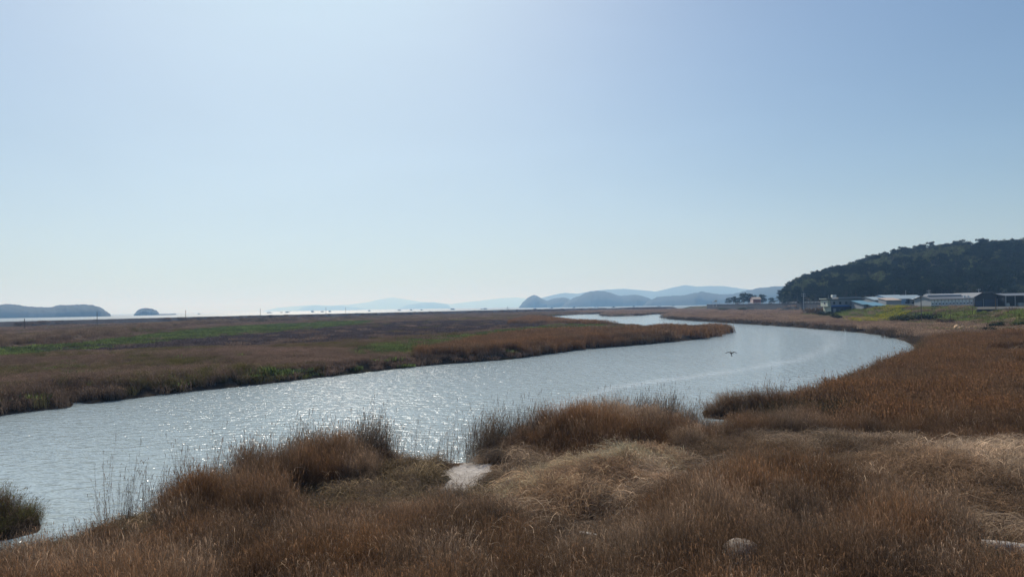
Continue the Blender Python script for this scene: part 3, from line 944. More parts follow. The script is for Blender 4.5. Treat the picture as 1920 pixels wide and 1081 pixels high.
# thin cover of fallen blades everywhere, thick in the flattened patches
flow = 6.28 * fbm(x, y, 5, 210, 2) + .6
k = (st & (u < .80)) | (stand & (u > .80)) | (df & (u < .5)) | (lf_ & (u < .45)) | (gc & (u < .35))
ts = mixv(PALE, STRAW, np.clip(2.2 * med - .6, 0, 1)) * RNG.uniform(.6, 1.2, (n, 1))
ts = np.where((df | lf_)[:, None], ts * np.array([.42, .42, .36]), ts)
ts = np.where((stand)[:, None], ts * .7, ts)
ts = ts * (.30 + 1.4 * fbm(x, y, .9, 212))[:, None]
ts = np.where(zone(x, y, Z_STRAWM, .9, 2.5)[:, None], ts * .62, ts)
ts = np.where(zone(x, y, Z_STRAWC, .9, 2.5)[:, None], np.minimum(ts * 1.8, .85), ts)
ts = np.where((st & (big < .46))[:, None], ts * np.array([.58, .52, .47]), ts)
b_straw.add(x[k], y[k], z[k] - .02, flow[k] + RNG.normal(0, .5, k.sum()), RNG.uniform(.8, 1.3, k.sum()), RNG.uniform(.6, 1.5, k.sum()) * (.7 + .8 * big[k]), 5, ts[k], .12)
k = stand & (u < .10) & (np.hypot(x, y) > 12.5)
b_arc.add(x[k], y[k], z[k] + hgt[k] * .35, RNG.random(k.sum()) * 6.28, RNG.uniform(.6, 1.1, k.sum()), RNG.uniform(.6, 1.2, k.sum()), 4, mixv(PALE, STRAW * 1.1, RNG.random(k.sum())), .3)
# a few standing stalks inside the flattened patches
k = (st & (u > .62) & (med > .42))
b_fg.add(x[k], y[k], z[k] - .03, flow[k] + RNG.normal(0, .7, k.sum()), RNG.uniform(.9, 1.3, k.sum()), RNG.uniform(.35, .7, k.sum()), 6, ts[k] * .95, .75)
k = (st & (u > .93)) | (df & (u > .80)) | (lf_ & (u > .78)) | (gc & (u > .9))
b_fg.add(x[k], y[k], z[k] - .03, WIND + RNG.normal(0, 1, k.sum()), RNG.uniform(.8, 1.2, k.sum()), RNG.uniform(.35, .75, k.sum()), 6, mixv(DARKB, PALE, RNG.random(k.sum()) * .7), .2)
k = (gc & (u > .35) & (u < .85)) | ((lf_ | df) & (u > .62) & (u < .80)) | (st & (big > .6) & (u > .80) & (u < .86))
b_gr.add(x[k], y[k], z[k], RNG.random(k.sum()) * 6.28, RNG.uniform(.7, 1.3, k.sum()), RNG.uniform(.5, 1.1, k.sum()), 4, mixv(OLIVE, DGRN, RNG.random(k.sum())) * .9)
# ---- reeds standing along the near waterline and in the shallows
x, y = sector(12, 50, 30, 46)
wd = water_d(x, y)
fr_n = fbm(x, y, 2.6, 230)
ok = (wd > -1.0) & (wd < 1.1) & (fr_n + .25 * RNG.random(len(x)) > .44 + .18 * smooth(0, -1.0, wd)) & (~zone(x, y, Z_MUD3, .3, 1.2) | (RNG.random(len(x)) < .06)) & ~zone(x, y, Z_TR1, .25, 2) & ~inpoly(x, y, Z_MUD)
ok &= (y < 41) & ~((x < -8) & (y > 30)) & (x > -16.5)
ok &= RNG.random(len(x)) < .65
isl = inpoly(x, y, ISLET)
ratio = CX + F * x / y
ok &= (ratio > 425) & ((ratio < 1300) | ((RNG.random(len(x)) < .12) & (wd > -.3)))
ok |= (ratio > 185) & (ratio <= 430) & (wd > -.5) & (wd < .9) & (RNG.random(len(x)) < .16)
ok |= isl & (RNG.random(len(x)) < .6)
x, y, wd, isl = x[ok], y[ok], wd[ok], isl[ok]; n = len(x)
hh = RNG.uniform(1.1, 1.95, n) * (.8 + .4 * fbm(x, y, 3, 231)); hh = np.where(isl, hh * (.22 + .38 * smooth(0, 1.2, segdist(x, y, ISLET))), hh)
tb = mixv(DARKB, BROWN, RNG.random(n)); tb = np.where((isl & (RNG.random(n) < .45))[:, None], OLIVE[None] * .8, tb)
b_fr.add(x, y, np.maximum(ground_z(x, y, wd), -.35) - .02, WIND + 3.14 + RNG.normal(0, .5, n), RNG.uniform(.8, 1.3, n), hh, 3, tb, .07)

# ---- tall reeds of the right bank
x, y = sector(30, 135, 5.5, 44)
tr1 = zone(x, y, Z_TR1, .3, 2.5) | zone(x, y, Z_STRAWT, 2, 5)
wd = water_d(x, y)
ok = tr1 & (wd > -.5) & ~inpoly(x, y, PLAT)
x, y, wd = x[ok], y[ok], wd[ok]; n = len(x); u = RNG.random(n)
su = zone(x, y, Z_STRAWU, 2, 5) & (fbm(x, y, 5, 240) > .50) | zone(x, y, Z_STRAWT, 2, 5) & (fbm(x, y, 3.5, 244) > .41)
big = fbm(x, y, 8, 241); med = fbm(x, y, 2.2, 242)
k = ~su & (u < .88)
hgt = (1.25 + .55 * (big - .5)) * (.85 + .3 * med)
tint = mixv(BROWN, RUST * 1.05, np.clip(1.6 * med - .2, 0, 1)) * RNG.uniform(.8, 1.2, (n, 1))
edge = wd < 1.0
tint = np.where((edge & (RNG.random(n) < .55))[:, None], DARKB[None] * np.array([.9, 1.05, .9]), tint)
sp_ = smooth(1500, 1330, CX + F * x / y) * (y < 50)
hgt = hgt * (1 - .38 * sp_); tint = tint * (1 - .45 * sp_[:, None])
b_rt.add(x[k], y[k], ground_z(x[k], y[k], wd[k]) - .05, WIND + RNG.normal(0, .8, k.sum()), RNG.uniform(.85, 1.3, k.sum()), hgt[k], 4, tint[k], .06)
k = su
b_strawf.add(x[k], y[k], ground_z(x[k], y[k], wd[k]) - .03, 6.28 * fbm(x[k], y[k], 8, 243, 2) + RNG.normal(0, .5, k.sum()), RNG.uniform(.6, 1.1, k.sum()), RNG.uniform(.5, 1.0, k.sum()), 3, mixv(PALE, STRAW, RNG.random(k.sum()) * .8) * (.35 + .7 * fbm(x[k], y[k], 2.5, 245))[:, None], .2)

a_, c_ = at(1322, 777, .1), at(1470, 785, .1)
t = RNG.random(170) ** .8; n = 170
x = a_[0] + (c_[0] - a_[0]) * t + RNG.normal(0, .12, n); y = a_[1] + (c_[1] - a_[1]) * t + RNG.normal(.15, .3, n)
gapm = np.abs(t - .31) > .05
x, y, t = x[gapm], y[gapm], t[gapm]; n = len(x)
b_fr.add(x, y, np.maximum(ground_z(x, y), -.25) - .03, WIND + RNG.normal(0, .8, n), RNG.uniform(.9, 1.4, n), (.55 + .75 * t) * RNG.uniform(.7, 1.3, n), 3, mixv(DARKB, RUST, RNG.random(n)), .08)

# ---- left marsh and far banks
def marsh(r0, r1, dens, bag, nk, wide, far):
    x, y = sector(r0, r1, dens, 43)
    wd = water_d(x, y)
    ok = (wd > .1) & ((y > 44) | (x < -10)) & ~zone(x, y, Z_TR1, .3, 2.5) & inpoly(x, y, COAST)
    dyk = segdist(x, y, DYKE, False)
    ok &= dyk > 9
    ok &= ~((y < 56) & (x > -5) & (x < 22))
    x, y, wd = x[ok], y[ok], wd[ok]
    pin = inpoly(x, y, PLAT); pdist = segdist(x, y, PLAT)
    ok = ~pin | (pdist < 3)
    x, y, wd = x[ok], y[ok], wd[ok]
    n = len(x); u = RNG.random(n)
    big = fbm(x, y, 16, 260); med = fbm(x, y, 4.5, 261)
    pur = zone(x, y, Z_PURPLE, 3, 9); rg = zone(x, y, Z_RGREEN, 1.5, 5); ig = zone(x, y, Z_INGREEN, 3, 8) & (fbm(x, y, 12, 77) + .25 * (RNG.random(len(x)) - .5) > .40)
    bg_ = zone(x, y, Z_BKGREEN, 1.2, 3) & (fbm(x, y, 3, 78) > .38); ye = zone(x, y, Z_YELLOW, 2, 9)
    nearbank = wd < 5
    rightb = x > 60
    hgt = .38 + .38 * (med - .4) + .15 * (big - .5)
    rustz = zone(x, y, poly([(780, 668), (900, 640), (1000, 626), (1200, 620), (1300, 613), (1366, 614), (1366, 630), (1300, 640), (1200, 650), (1090, 652), (980, 655), (850, 665)], 1.0), 2, 6)
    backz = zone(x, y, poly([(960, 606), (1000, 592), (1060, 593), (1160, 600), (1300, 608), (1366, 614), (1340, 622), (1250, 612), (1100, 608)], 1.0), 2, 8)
    hgt = np.where(rustz | backz, 1.12 + .3 * (med - .5), hgt)
    hgt = np.where(nearbank & ~rightb & ~rustz, .55 + .35 * med - .28 * smooth(440, 520, CX + F * x / y), hgt)
    hgt = np.where(rightb, .6 + .5 * (med - .4), hgt)
    tint = mixv(BROWN * 1.2, PINK, np.clip(1.8 * big - .4, 0, 1)) * (.7 + .6 * fbm(x, y, 9, 262))[:, None]
    olv = (fbm(x, y, 14, 263) + .3 * RNG.random(n) > .80)
    tint = np.where(olv[:, None], OLIVE[None] * np.array([1.05, .95, 1.0]), tint)
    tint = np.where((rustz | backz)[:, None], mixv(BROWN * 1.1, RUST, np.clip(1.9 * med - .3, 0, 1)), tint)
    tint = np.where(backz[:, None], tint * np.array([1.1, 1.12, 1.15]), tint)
    tint = np.where(rightb[:, None], mixv(PINK, PALE, np.clip(1.5 * med - .5, 0, 1)), tint)
    tint = np.where((rightb & (wd < 1.8))[:, None], DARKB[None] * 1.05, tint)
    tint = tint * RNG.uniform(.78, 1.22, (n, 1))
    tuss = (~pur & ~rg & ~ig & ~bg_)
    k = tuss & (u < np.clip(.35 + .7 * big, 0, .95))
    k |= (rustz | backz) & (u < .95) & ~bg_
    k |= (wd < 3.5) & (u < .95) & ~bg_
    k |= (ig | pur) & (u < .05) & (med > .5)
    z = ground_z(x, y, wd)
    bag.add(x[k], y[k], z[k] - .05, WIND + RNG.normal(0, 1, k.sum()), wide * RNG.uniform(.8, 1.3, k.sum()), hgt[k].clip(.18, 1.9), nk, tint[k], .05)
    k = (rg & (u < .75)) | (ig & (u < .7)) | (bg_ & (u < .9)) | (tuss & (u > .96) & (med > .55))
    tg = mixv(DGRN, GRN, np.clip(2 * med - .5, 0, 1)) * RNG.uniform(.7, 1.25, (n, 1))
    b_grf.add(x[k], y[k], z[k] - .03, RNG.random(k.sum()) * 6.28, wide * RNG.uniform(.6, 1.1, k.sum()), RNG.uniform(.7, 1.5, k.sum()) * np.where(bg_[k], 1.15, 1.0), 3, tg[k])
    k = pur & (u < .9)
    b_low.add(x[k], y[k], z[k] - .04, RNG.random(k.sum()) * 6.28, wide * RNG.uniform(.8, 1.3, k.sum()), RNG.uniform(.5, .9, k.sum()), 3, mixv(np.array([.088, .070, .074]), np.array([.115, .088, .082]), np.clip(2 * med[k] - .5, 0, 1)) * RNG.uniform(.8, 1.2, (k.sum(), 1)))
    k = ye & (u < .5)
    b_rape.add(x[k], y[k], z[k], RNG.random(k.sum()) * 6.28, wide * RNG.uniform(.7, 1.2, k.sum()), RNG.uniform(.4, .7, k.sum()), 3, np.ones((k.sum(), 3)) * np.array([.75, .7, .8]))
marsh(40, 130, 1.9, b_lm, 4, 1.0, False)
marsh(130, 330, .28, b_fl, 4, 1.15, True)
marsh(330, 800, .05, b_fl, 4, 2.4, True)

# ---- old left bank crowned with dry reeds, and dry growth on the dyke face
x, y = sector(60, 420, .5, 43)
rd_ = segdist(x, y, RIDGE, False); k = (rd_ < 4.5) & (RNG.random(len(x)) < .8); x, y = x[k], y[k]
n = len(x); b_lm.add(x, y, ground_z(x, y) - .05, RNG.random(n) * 6.28, RNG.uniform(1.2, 2.0, n), RNG.uniform(.5, 1.1, n), 4, mixv(BROWN, PALE, RNG.random(n) * .6))
t = RNG.random(1500); seg = RNG.integers(1, len(DYKE) - 1, 1500)
P0, P1 = DYKE[seg], DYKE[seg + 1]
pt = P0 + (P1 - P0) * t[:, None]
dr = (P1 - P0); dr /= np.linalg.norm(dr, axis=1)[:, None]
off = RNG.uniform(3.5, 11, 1500)
pt = pt + np.stack([dr[:, 1], -dr[:, 0]], 1) * off[:, None]
k = (fbm(pt[:, 0], pt[:, 1], 20, 280) > .47) & (pt[:, 0] < 180)
x, y = pt[k, 0], pt[k, 1]; n = len(x)
b_fl.add(x, y, ground_z(x, y) - .05, RNG.random(n) * 6.28, RNG.uniform(.7, 1.4, n), RNG.uniform(.3, .7, n), 4, mixv(DARKB, PINK, RNG.random(n)))

# ---- green bank and field on the right
x, y = sector(95, 330, .55, 43)
pin = inpoly(x, y, PLAT); pd = segdist(x, y, PLAT)
ok = pin & (x > 60) & (hill(x, y) < .8) & ~zone(x, y, Z_LOT, 1, 5)
ok |= (~pin) & (pd < 14) & (x > 55) & (water_d(x, y) > 6)
x, y, pd, pin = x[ok], y[ok], pd[ok], pin[ok]; n = len(x); u = RNG.random(n)
med = fbm(x, y, 6, 300); big = fbm(x, y, 18, 301)
z = ground_z(x, y)
k = (u < .8)
tg = mixv(OLIVE, GRN, np.clip(2.6 * med - .6, 0, 1)) * RNG.uniform(.8, 1.5, (n, 1))
tg = np.where((med < .36)[:, None], mixv(DGRN, PALE, RNG.random(n) * .5), tg)
b_grf.add(x[k], y[k], z[k] - .03, RNG.random(k.sum()) * 6.28, RNG.uniform(.7, 1.3, k.sum()), RNG.uniform(.6, 1.9, k.sum()) * (.6 + .9 * med[k]), 3, tg[k])
k = (u > .9) & (big > .5)
b_fl.add(x[k], y[k], z[k] - .03, RNG.random(k.sum()) * 6.28, RNG.uniform(.6, 1.1, k.sum()), RNG.uniform(.4, 1.0, k.sum()), 4, mixv(BROWN, PALE, RNG.random(k.sum())))
# rape in flower
Z_RAPE = poly([(1640, 596), (1655, 588), (1680, 582), (1720, 578), (1730, 581), (1700, 587), (1685, 595), (1660, 598), (1590, 596), (1592, 592)], 2.2)
x, y = sector(120, 330, .9, 43); k = zone(x, y, Z_RAPE, 6, 8) & (RNG.random(len(x)) < np.clip(2.6 * fbm(x, y, 7, 310) - .75, 0, .9)); x, y = x[k], y[k]; n = len(x)
b_rape.add(x, y, ground_z(x, y), RNG.random(n) * 6.28, RNG.uniform(.8, 1.3, n), RNG.uniform(.8, 1.5, n), 3, np.ones((n, 3)) * RNG.uniform(.7, 1.1, (n, 1)))

b_fg.make('foreground_reeds', 'reed_near_kinds', 'brown dry reeds covering the near bank', 'reeds')
b_fr.make('waterside_reeds', 'reed_fringe_kinds', 'thin dark reeds standing in the shallows along the near shore', 'reeds')
b_rt.make('right_bank_reeds', 'reed_mid_kinds', 'dense rust brown reed bed on the right bank behind the inlet', 'reeds')
b_lm.make('marsh_reeds', 'reed_mid_kinds', 'pinkish brown reeds of the marsh across the river', 'reeds')
b_fl.make('far_reeds', 'reed_far_kinds', 'far brown reed beds below the dyke and on the distant banks', 'reeds')
b_straw.make('flattened_straw', 'straw_kinds', 'pale flattened straw tangled over the near bank', 'dry grass')
b_arc.make('bent_stems', 'arc_kinds', 'loose pale bent stems standing out of the near reeds', 'dry grass')
b_strawf.make('pale_straw', 'straw_far_kinds', 'pale fallen straw patches among the right bank reeds', 'dry grass')
b_gr.make('green_tufts', 'grass_kinds', 'low green tufts between the near straw', 'grass')
b_grf.make('marsh_grass', 'grass_far_kinds', 'green grass strips across the marsh and the right embankment', 'grass')
b_low.make('low_marsh_plants', 'grass_far_kinds', 'flat band of low dark purplish marsh plants across the river', 'marsh plants')
b_rape.make('rape_flowers', 'rape_kinds', 'yellow flowering rape below the sheds', 'flowers')

# ------------------------------------------------------------------ wooded hill
x, y = sector(330, 760, .055, 48)
hz = hill(x, y)
ok = (hz > 1.6) & inpoly(x, y, PLAT) & (y < 690)
x, y = x[ok], y[ok]
# keep trees a little apart
order = np.argsort(y); x, y = x[order], y[order]
cell = {}
keep = np.zeros(len(x), bool)
for i in range(len(x)):
    kx, ky = int(x[i] // 3.4), int(y[i] // 3.4)
    if (kx, ky) in cell: continue
    cell[(kx, ky)] = 1; keep[i] = True
x, y = x[keep], y[keep]; n = len(x)
big = fbm(x, y, 45, 320); med = fbm(x, y, 14, 321); u = RNG.random(n)
upx = CX + F * x / y
pale = ((big > .54) & (med > .46)) | ((((x - (y - 560) * .4) - 345) / 22) ** 2 + ((y - 525) / 32) ** 2 < 1) | (((((x - (y - 560) * .4) - 300) / 14) ** 2 + ((y - 530) / 30) ** 2 < 1) & (med > .4))
kind = np.where(pale & (u < .75), 2, np.where(u < .56, 0, np.where(u < .82, 1, np.where(u < .90, 2, 3))))
names = ['pine', 'round', 'broad', 'bare']
idx = np.array([TREE_INDEX[names[q]][0] + RNG.integers(0, TREE_INDEX[names[q]][1]) for q in kind])
TCOL = [np.array([.026, .036, .019]), np.array([.024, .036, .018]), np.array([.135, .15, .065]), np.array([.115, .10, .08])]
tint = np.array([TCOL[q] for q in kind]) * RNG.uniform(.5, 1.4, (n, 1)) * (.4 + .75 * fbm(x, y, 30, 322))[:, None]
z = ground_z(x, y)
sc = RNG.uniform(.75, 1.25, n)
front = np.argsort(y - 0 * x)[:290]
fm = np.zeros(n, bool); fm[front] = True
scatter('hill_forest', 'hill_tree_kinds', np.stack([x, y, z], 1)[~fm], np.stack([0 * x, 0 * x, RNG.random(n) * 6.28], 1)[~fm],
        np.stack([sc * 1.05, sc * 1.05, sc], 1)[~fm], idx[~fm], tint[~fm], 'dark pine forest covering the hill above the sheds', 'forest')

# single trees: own trunk and crown
def leafmat_solid(name, rgb, trans=.25):
    m = blade_mat(name, rgb, trans, False, .45)
    return m
TM = {'pine': [leafmat_solid('pine_needles', (.027, .037, .019)), leafmat_solid('pine_needles_dark', (.021, .03, .016))],
      'round': [leafmat_solid('evergreen_leaves', (.026, .038, .019)), leafmat_solid('evergreen_leaves_dark', (.02, .03, .016))],
      'broad': [leafmat_solid('spring_leaves', (.10, .115, .05)), leafmat_solid('spring_leaves_dull', (.07, .078, .04))],
      'bare': [leafmat_solid('bud_twigs', (.12, .095, .07)), leafmat_solid('bud_twigs_grey', (.11, .10, .085))]}
TMESH = {}
def single_tree(kind, var, x, y, s, rz, mv=0, zz=None, hs=1.0, name=None, label=None, cat='tree', group=None):
    key = (kind, var, mv)
    if key not in TMESH:
        mb, lf = TREE_PARTS[(kind, var)]
        tm = mb.mesh('trunk', M_BARK)
        V, Q, r_, p_ = lf
        cm = mesh_np('crown', V, Q, [TM[kind][mv]], False, {'rnd': ('FLOAT', r_)})
        TMESH[key] = (tm, cm)
    tm, cm = TMESH[key]
    z = float(ground_z(np.array([x]), np.array([y]))[0]) if zz is None else zz
    r = empty(name or {'pine': 'pine_tree', 'round': 'evergreen_tree', 'broad': 'broadleaf_tree', 'bare': 'bare_tree'}[kind], (x, y, z), rz)
    r.scale = (s, s, s * hs)
    link('trunk', tm, r); link('crown', cm, r)
    setp(r, label, cat, group)
    return r
LBL = {'pine': ('dark pine at the foot of the wooded hill', 'pines along the foot of the hill'),
       'round': ('round dark evergreen at the foot of the wooded hill', 'evergreens along the foot of the hill'),
       'broad': ('pale spring green tree at the foot of the wooded hill', 'spring green trees along the foot of the hill'),
       'bare': ('grey leafless tree at the foot of the wooded hill', 'leafless trees along the foot of the hill')}
for i in np.where(fm)[0]:
    k_ = names[kind[i]]
    single_tree(k_, int(idx[i] - TREE_INDEX[k_][0]), float(x[i]), float(y[i]), float(sc[i]), float(RNG.random() * 6.28), int(RNG.random() < .4), float(z[i]), 1.0, None, LBL[k_][0], 'tree', LBL[k_][1])

# trees round the red house
for u_, D_, h_, k_, v_, lb_ in (
        (1364, 600, 7.0, 'pine', 0, 'leftmost low pine of the clump behind the quay wall'),
        (1374, 590, 8.0, 'pine', 1, 'second pine from the left in the clump behind the quay wall'),
        (1384, 600, 7.5, 'round', 0, 'rounded evergreen in the middle of the clump behind the quay wall'),
        (1393, 585, 10.0, 'pine', 2, 'tall pine left of the highest tree in the quay clump'),
        (1404, 595, 11.0, 'round', 1, 'highest tree of the clump, just left of the red house'),
        (1412, 610, 9.0, 'pine', 3, 'pine directly behind the left wall of the red house'),
        (1430, 612, 10.0, 'round', 2, 'dark evergreen rising behind the roof of the red house'),
        (1447, 590, 7.0, 'round', 0, 'low dark evergreen between the red house and the hill'),
        (1461, 560, 8.0, 'broad', 1, 'pale loose tree at the left tip of the wooded hill')):
    p_ = atd(u_, 570, D_)
    single_tree(k_, v_, p_[0], p_[1], h_ / 8.6 * 1.45, u_ * .7, 1, 3.6, .70, None, lb_, 'tree', 'trees round the red house')

# ------------------------------------------------------------------ village
def gz1(x, y): return float(ground_z(np.array([x]), np.array([y]))[0])
def ux(u, D): return float(atd(u, 570, D)[0])
def vz(u, v, D): return float(atd(u, v, D)[2])

P_PALE = plain('pale_green_render', (.50, .55, .46), .85, .12)
P_GREYW = plain('grey_render', (.30, .32, .34), .85, .15)
P_NAVY = plain('navy_cladding', (.055, .075, .115), .6, .2)
P_DARK = plain('dark_sheet', (.045, .05, .058), .6, .25)
P_ROOFG = plain('grey_sheet_roof', (.13, .14, .155), .55, .2)
P_ROOFB = plain('blue_grey_roof', (.27, .34, .38), .5, .18)
P_CYAN = plain('sky_blue_sheet', (.10, .23, .31), .5, .2)
P_BLUE = plain('blue_sheet', (.06, .15, .42), .5, .2)
P_LBLUE = plain('light_blue_cladding', (.24, .38, .55), .6, .15)
P_WHITE = plain('white_paint', (.78, .78, .76), .6, .12)
P_CURT = plain('white_curtain', (.92, .93, .93), .7, .05, 1.2)
P_CONC = plain('concrete', (.20, .195, .19), .9, .25, 1.5)
P_DCONC = plain('dark_concrete', (.06, .06, .066), .9, .3, .6)
P_RED = plain('faded_red_render', (.42, .13, .10), .85, .15)
P_PINKW = plain('pink_white_render', (.66, .50, .46), .85, .15)
P_GLASS = plain('window_glass', (.02, .025, .03), .15, .1)
P_WOOD = plain('weathered_pole', (.11, .09, .075), .9, .3, 4)
P_TAN = plain('rust_tan_sheet', (.42, .33, .27), .7, .2)
P_STEEL = plain('galvanised_steel', (.42, .43, .44), .5, .15)

def window(root, x0, x1, y, z0, z1, fm_=None):
    fr = MB().box(x0, x1, y - .06, y + .1, z0, z1).build('window', fm_ or P_WHITE, root)
    MB().box(x0 + .09, x1 - .09, y - .075, y + .05, z0 + .09, z1 - .09).build('pane', P_GLASS, fr)

def local(u0, D):
    x = ux(u0, D); z = gz1(x, D)
    return x, z

# two storey house
D = 264.0; x0 = ux(1558, D); x1 = ux(1619, D); zb = min(gz1(x0, D), gz1(x1, D)) - .1
rt = empty('house', (x0, D, zb)); W_ = x1 - x0
setp(rt, 'two storey house with pale green end wall, dark front and flat roof', 'house')
h1, h2 = 3.0, 5.6
MB().box(0, W_, 0, 6.5, 0, h1).build('lower_wall', P_NAVY, rt)
MB().box(0, W_, 0.02, 6.5, h1, h2).build('upper_wall', P_GREYW, rt)
MB().box(-.06, -.003, -.02, 6.52, 0, h1).build('end_wall', P_PALE, rt)
MB().box(-1.1, -.003, .4, 6.4, h1 + .05, h2 - .1).build('end_bay', P_PALE, rt)
MB().box(-1.5, W_ + .4, -.5, 7.0, h2, h2 + .28).build('roof', P_DCONC, rt)
MB().box(-1.6, 0.6, .1, 6.6, h2 + .285, h2 + .55).build('roof_parapet', P_PALE, rt)
MB().box(W_ * .28, W_, 1.2, 6.4, h2 + .285, h2 + .95).build('roof_shelter', P_GREYW, rt)
MB().box(.25, W_ * .55, -.75, -.01, h1 - .1, h1 + .42).build('awning', P_BLUE, rt)
tk = MB().box(1.4, 3.0, 1.5, 3.0, h2 + .96, h2 + 1.95).build('water_tank', P_WHITE, rt, bevel=.12)
for k in range(5):
    window(rt, .7 + k * 2.35, 1.75 + k * 2.35, 0, h1 + .75, h1 + 1.85, P_GREYW)
MB().box(.9, 1.9, -.05, .04, .05, 2.2).build('door', P_GREYW, rt)
for k in range(3):
    window(rt, 3.4 + k * 3.0, 4.9 + k * 3.0, 0, .9, 2.1, P_GREYW)
wb = MB().box(-1.16, -1.08, 2.2, 3.6, h1 + .8, h1 + 1.8).build('window', P_WHITE, rt)
MB().box(-1.18, -1.1, 2.3, 3.5, h1 + .9, h1 + 1.7).build('pane', P_GLASS, wb)
MB().tube([(.5, 3, h2 + .5), (.5, 3, h2 + 2.0)], .04, 5).build('antenna', P_STEEL, rt)

def shed(name, u0, u1, D, ve, vr, depth, wall_m, roof_m, label, cat='shed', over=.35, style='gable_x', door=None, wins=0):
    """building with its long side to the river; eave and ridge heights read at photo rows"""
    x0, x1 = ux(u0, D), ux(u1, D); w = x1 - x0
    zb = min(gz1(x0, D), gz1(x1, D)) - .15
    he = vz((u0 + u1) / 2, ve, D) - zb; hr = vz((u0 + u1) / 2, vr, D + depth / 2) - zb
    r = empty(name, (x0, D, zb)); setp(r, label, cat)
    t = .12
    if style == 'gable_x':           # ridge runs along x
        MB().prism_x([(0, 0), (depth, 0), (depth, he), (depth / 2, hr), (0, he)], 0, w).build('wall', wall_m, r)
        for s_ in (0, 1):
            a = (-.4, he - .4 * (hr - he) / (depth / 2) + .02) if s_ == 0 else (depth + .4, he - .4 * (hr - he) / (depth / 2) + .02)
            b = (depth / 2, hr + .02)
            MB().prism_x([a, b, (b[0], b[1] + t), (a[0], a[1] + t)], -over, w + over).build('roof', roof_m, r)
    elif style == 'gable_y':         # gable end faces the river
        MB().prism_y([(0, 0), (w, 0), (w, he), (w / 2, hr), (0, he)], 0, depth).build('wall', wall_m, r)
        for s_ in (0, 1):
            sl_ = (hr - he) / (w / 2)
            a = (-over, he - over * sl_ + .02) if s_ == 0 else (w + over, he - over * sl_ + .02); b = (w / 2, hr + .02)
            MB().prism_y([a, b, (b[0], b[1] + t), (a[0], a[1] + t)], -over, depth + over).build('roof', roof_m, r)
    else:                            # lean to, high side at the back
        MB().prism_x([(0, 0), (depth, 0), (depth, hr), (0, he)], 0, w).build('wall', wall_m, r)
        sl_ = (hr - he) / depth
        MB().prism_x([(-.5, he - .5 * sl_ + .02), (depth + .3, hr + .3 * sl_ + .02), (depth + .3, hr + .3 * sl_ + .12), (-.5, he - .5 * sl_ + .12)], -over, w + over).build('roof', roof_m, r)
    if door:
        MB().box(w * door, w * door + 2.2, -.06, .03, .05, min(2.6, he * .8)).build('door', P_DARK, r)
    for k in range(wins):
        a = w * (k + .5) / wins
        window(r, a - .55, a + .55, 0, he * .45, he * .45 + .8, P_GREYW)
    return r, w, he, hr, depth

shed('shed', 1619, 1637, 254, 570.5, 563, 9, P_GREYW, P_CYAN, 'small shed with bright sky blue roof beside the two storey house', 'shed', .4, 'lean', .3)
shed('shed', 1637, 1662, 250, 573, 566.5, 8, P_GREYW, P_CYAN, 'low shed with blue sheet roof and grey wall, nearest the yellow flowers', 'shed', .4, 'lean', .7, 2)
shed('warehouse', 1640, 1672, 286, 562, 556.5, 14, P_GREYW, P_ROOFB, 'grey warehouse with pale blue grey roof behind the blue roofed sheds', 'warehouse', .3, 'gable_x', .6)
shed('lean_to', 1662, 1690, 277, 562.5, 558.5, 6, P_GREYW, P_TAN, 'lean-to with tan roof joined to the light blue hall', 'shed', .2, 'lean')
r, w, he, hr, dp = shed('hall', 1668, 1706, 283.5, 560, 552.8, 16, P_LBLUE, P_ROOFB, 'light blue hall with wide gable roof among the sheds', 'hall', .3, 'gable_x', .1, 3)
MB().box(w * .83, w, -.09, .04, .05, he * .98).build('doorway', P_NAVY, r)
r, w, he, hr, dp = shed('workshop', 1706.5, 1737, 283, 560.5, 553, 14, P_GREYW, P_ROOFB, 'workshop with white canopy right of the light blue hall', 'workshop', .2, 'gable_x', None, 3)
MB().prism_x([(-2.8, 3.0), (-.02, 3.5), (-.02, 3.65), (-2.8, 3.12)], .6, 4.6).build('canopy', P_WHITE, r)
MB().box(w * .33, w * .98, -1.4, -.02, 4.05, 4.4).build('roof_band', P_WHITE, r)
bt = MB().prism_x([(-1.5, 1.8), (-.1, 3.2), (2.6, 2.6), (2.6, 1.8)], 0, 1.9).build('tarpaulin', P_BLUE, None, (ux(1736.5, 278), 278, gz1(ux(1737, 278), 278)))
setp(bt, 'bright blue tarpaulin cover between the workshop and the greenhouse', 'tarpaulin')
lw = MB().box(0, ux(1745, 270) - ux(1671, 270), 0, .3, -.6, 1.35)
lo = empty('block_wall', (ux(1671, 270), 270, gz1(ux(1700, 270), 270)))
setp(lo, 'low pale block wall in front of the light blue hall', 'wall')
lw.build('wall', P_GREYW, lo)
MB().box(0, ux(1745, 270) - ux(1671, 270), -.05, .35, 1.353, 1.45).build('coping', P_WHITE, lo)

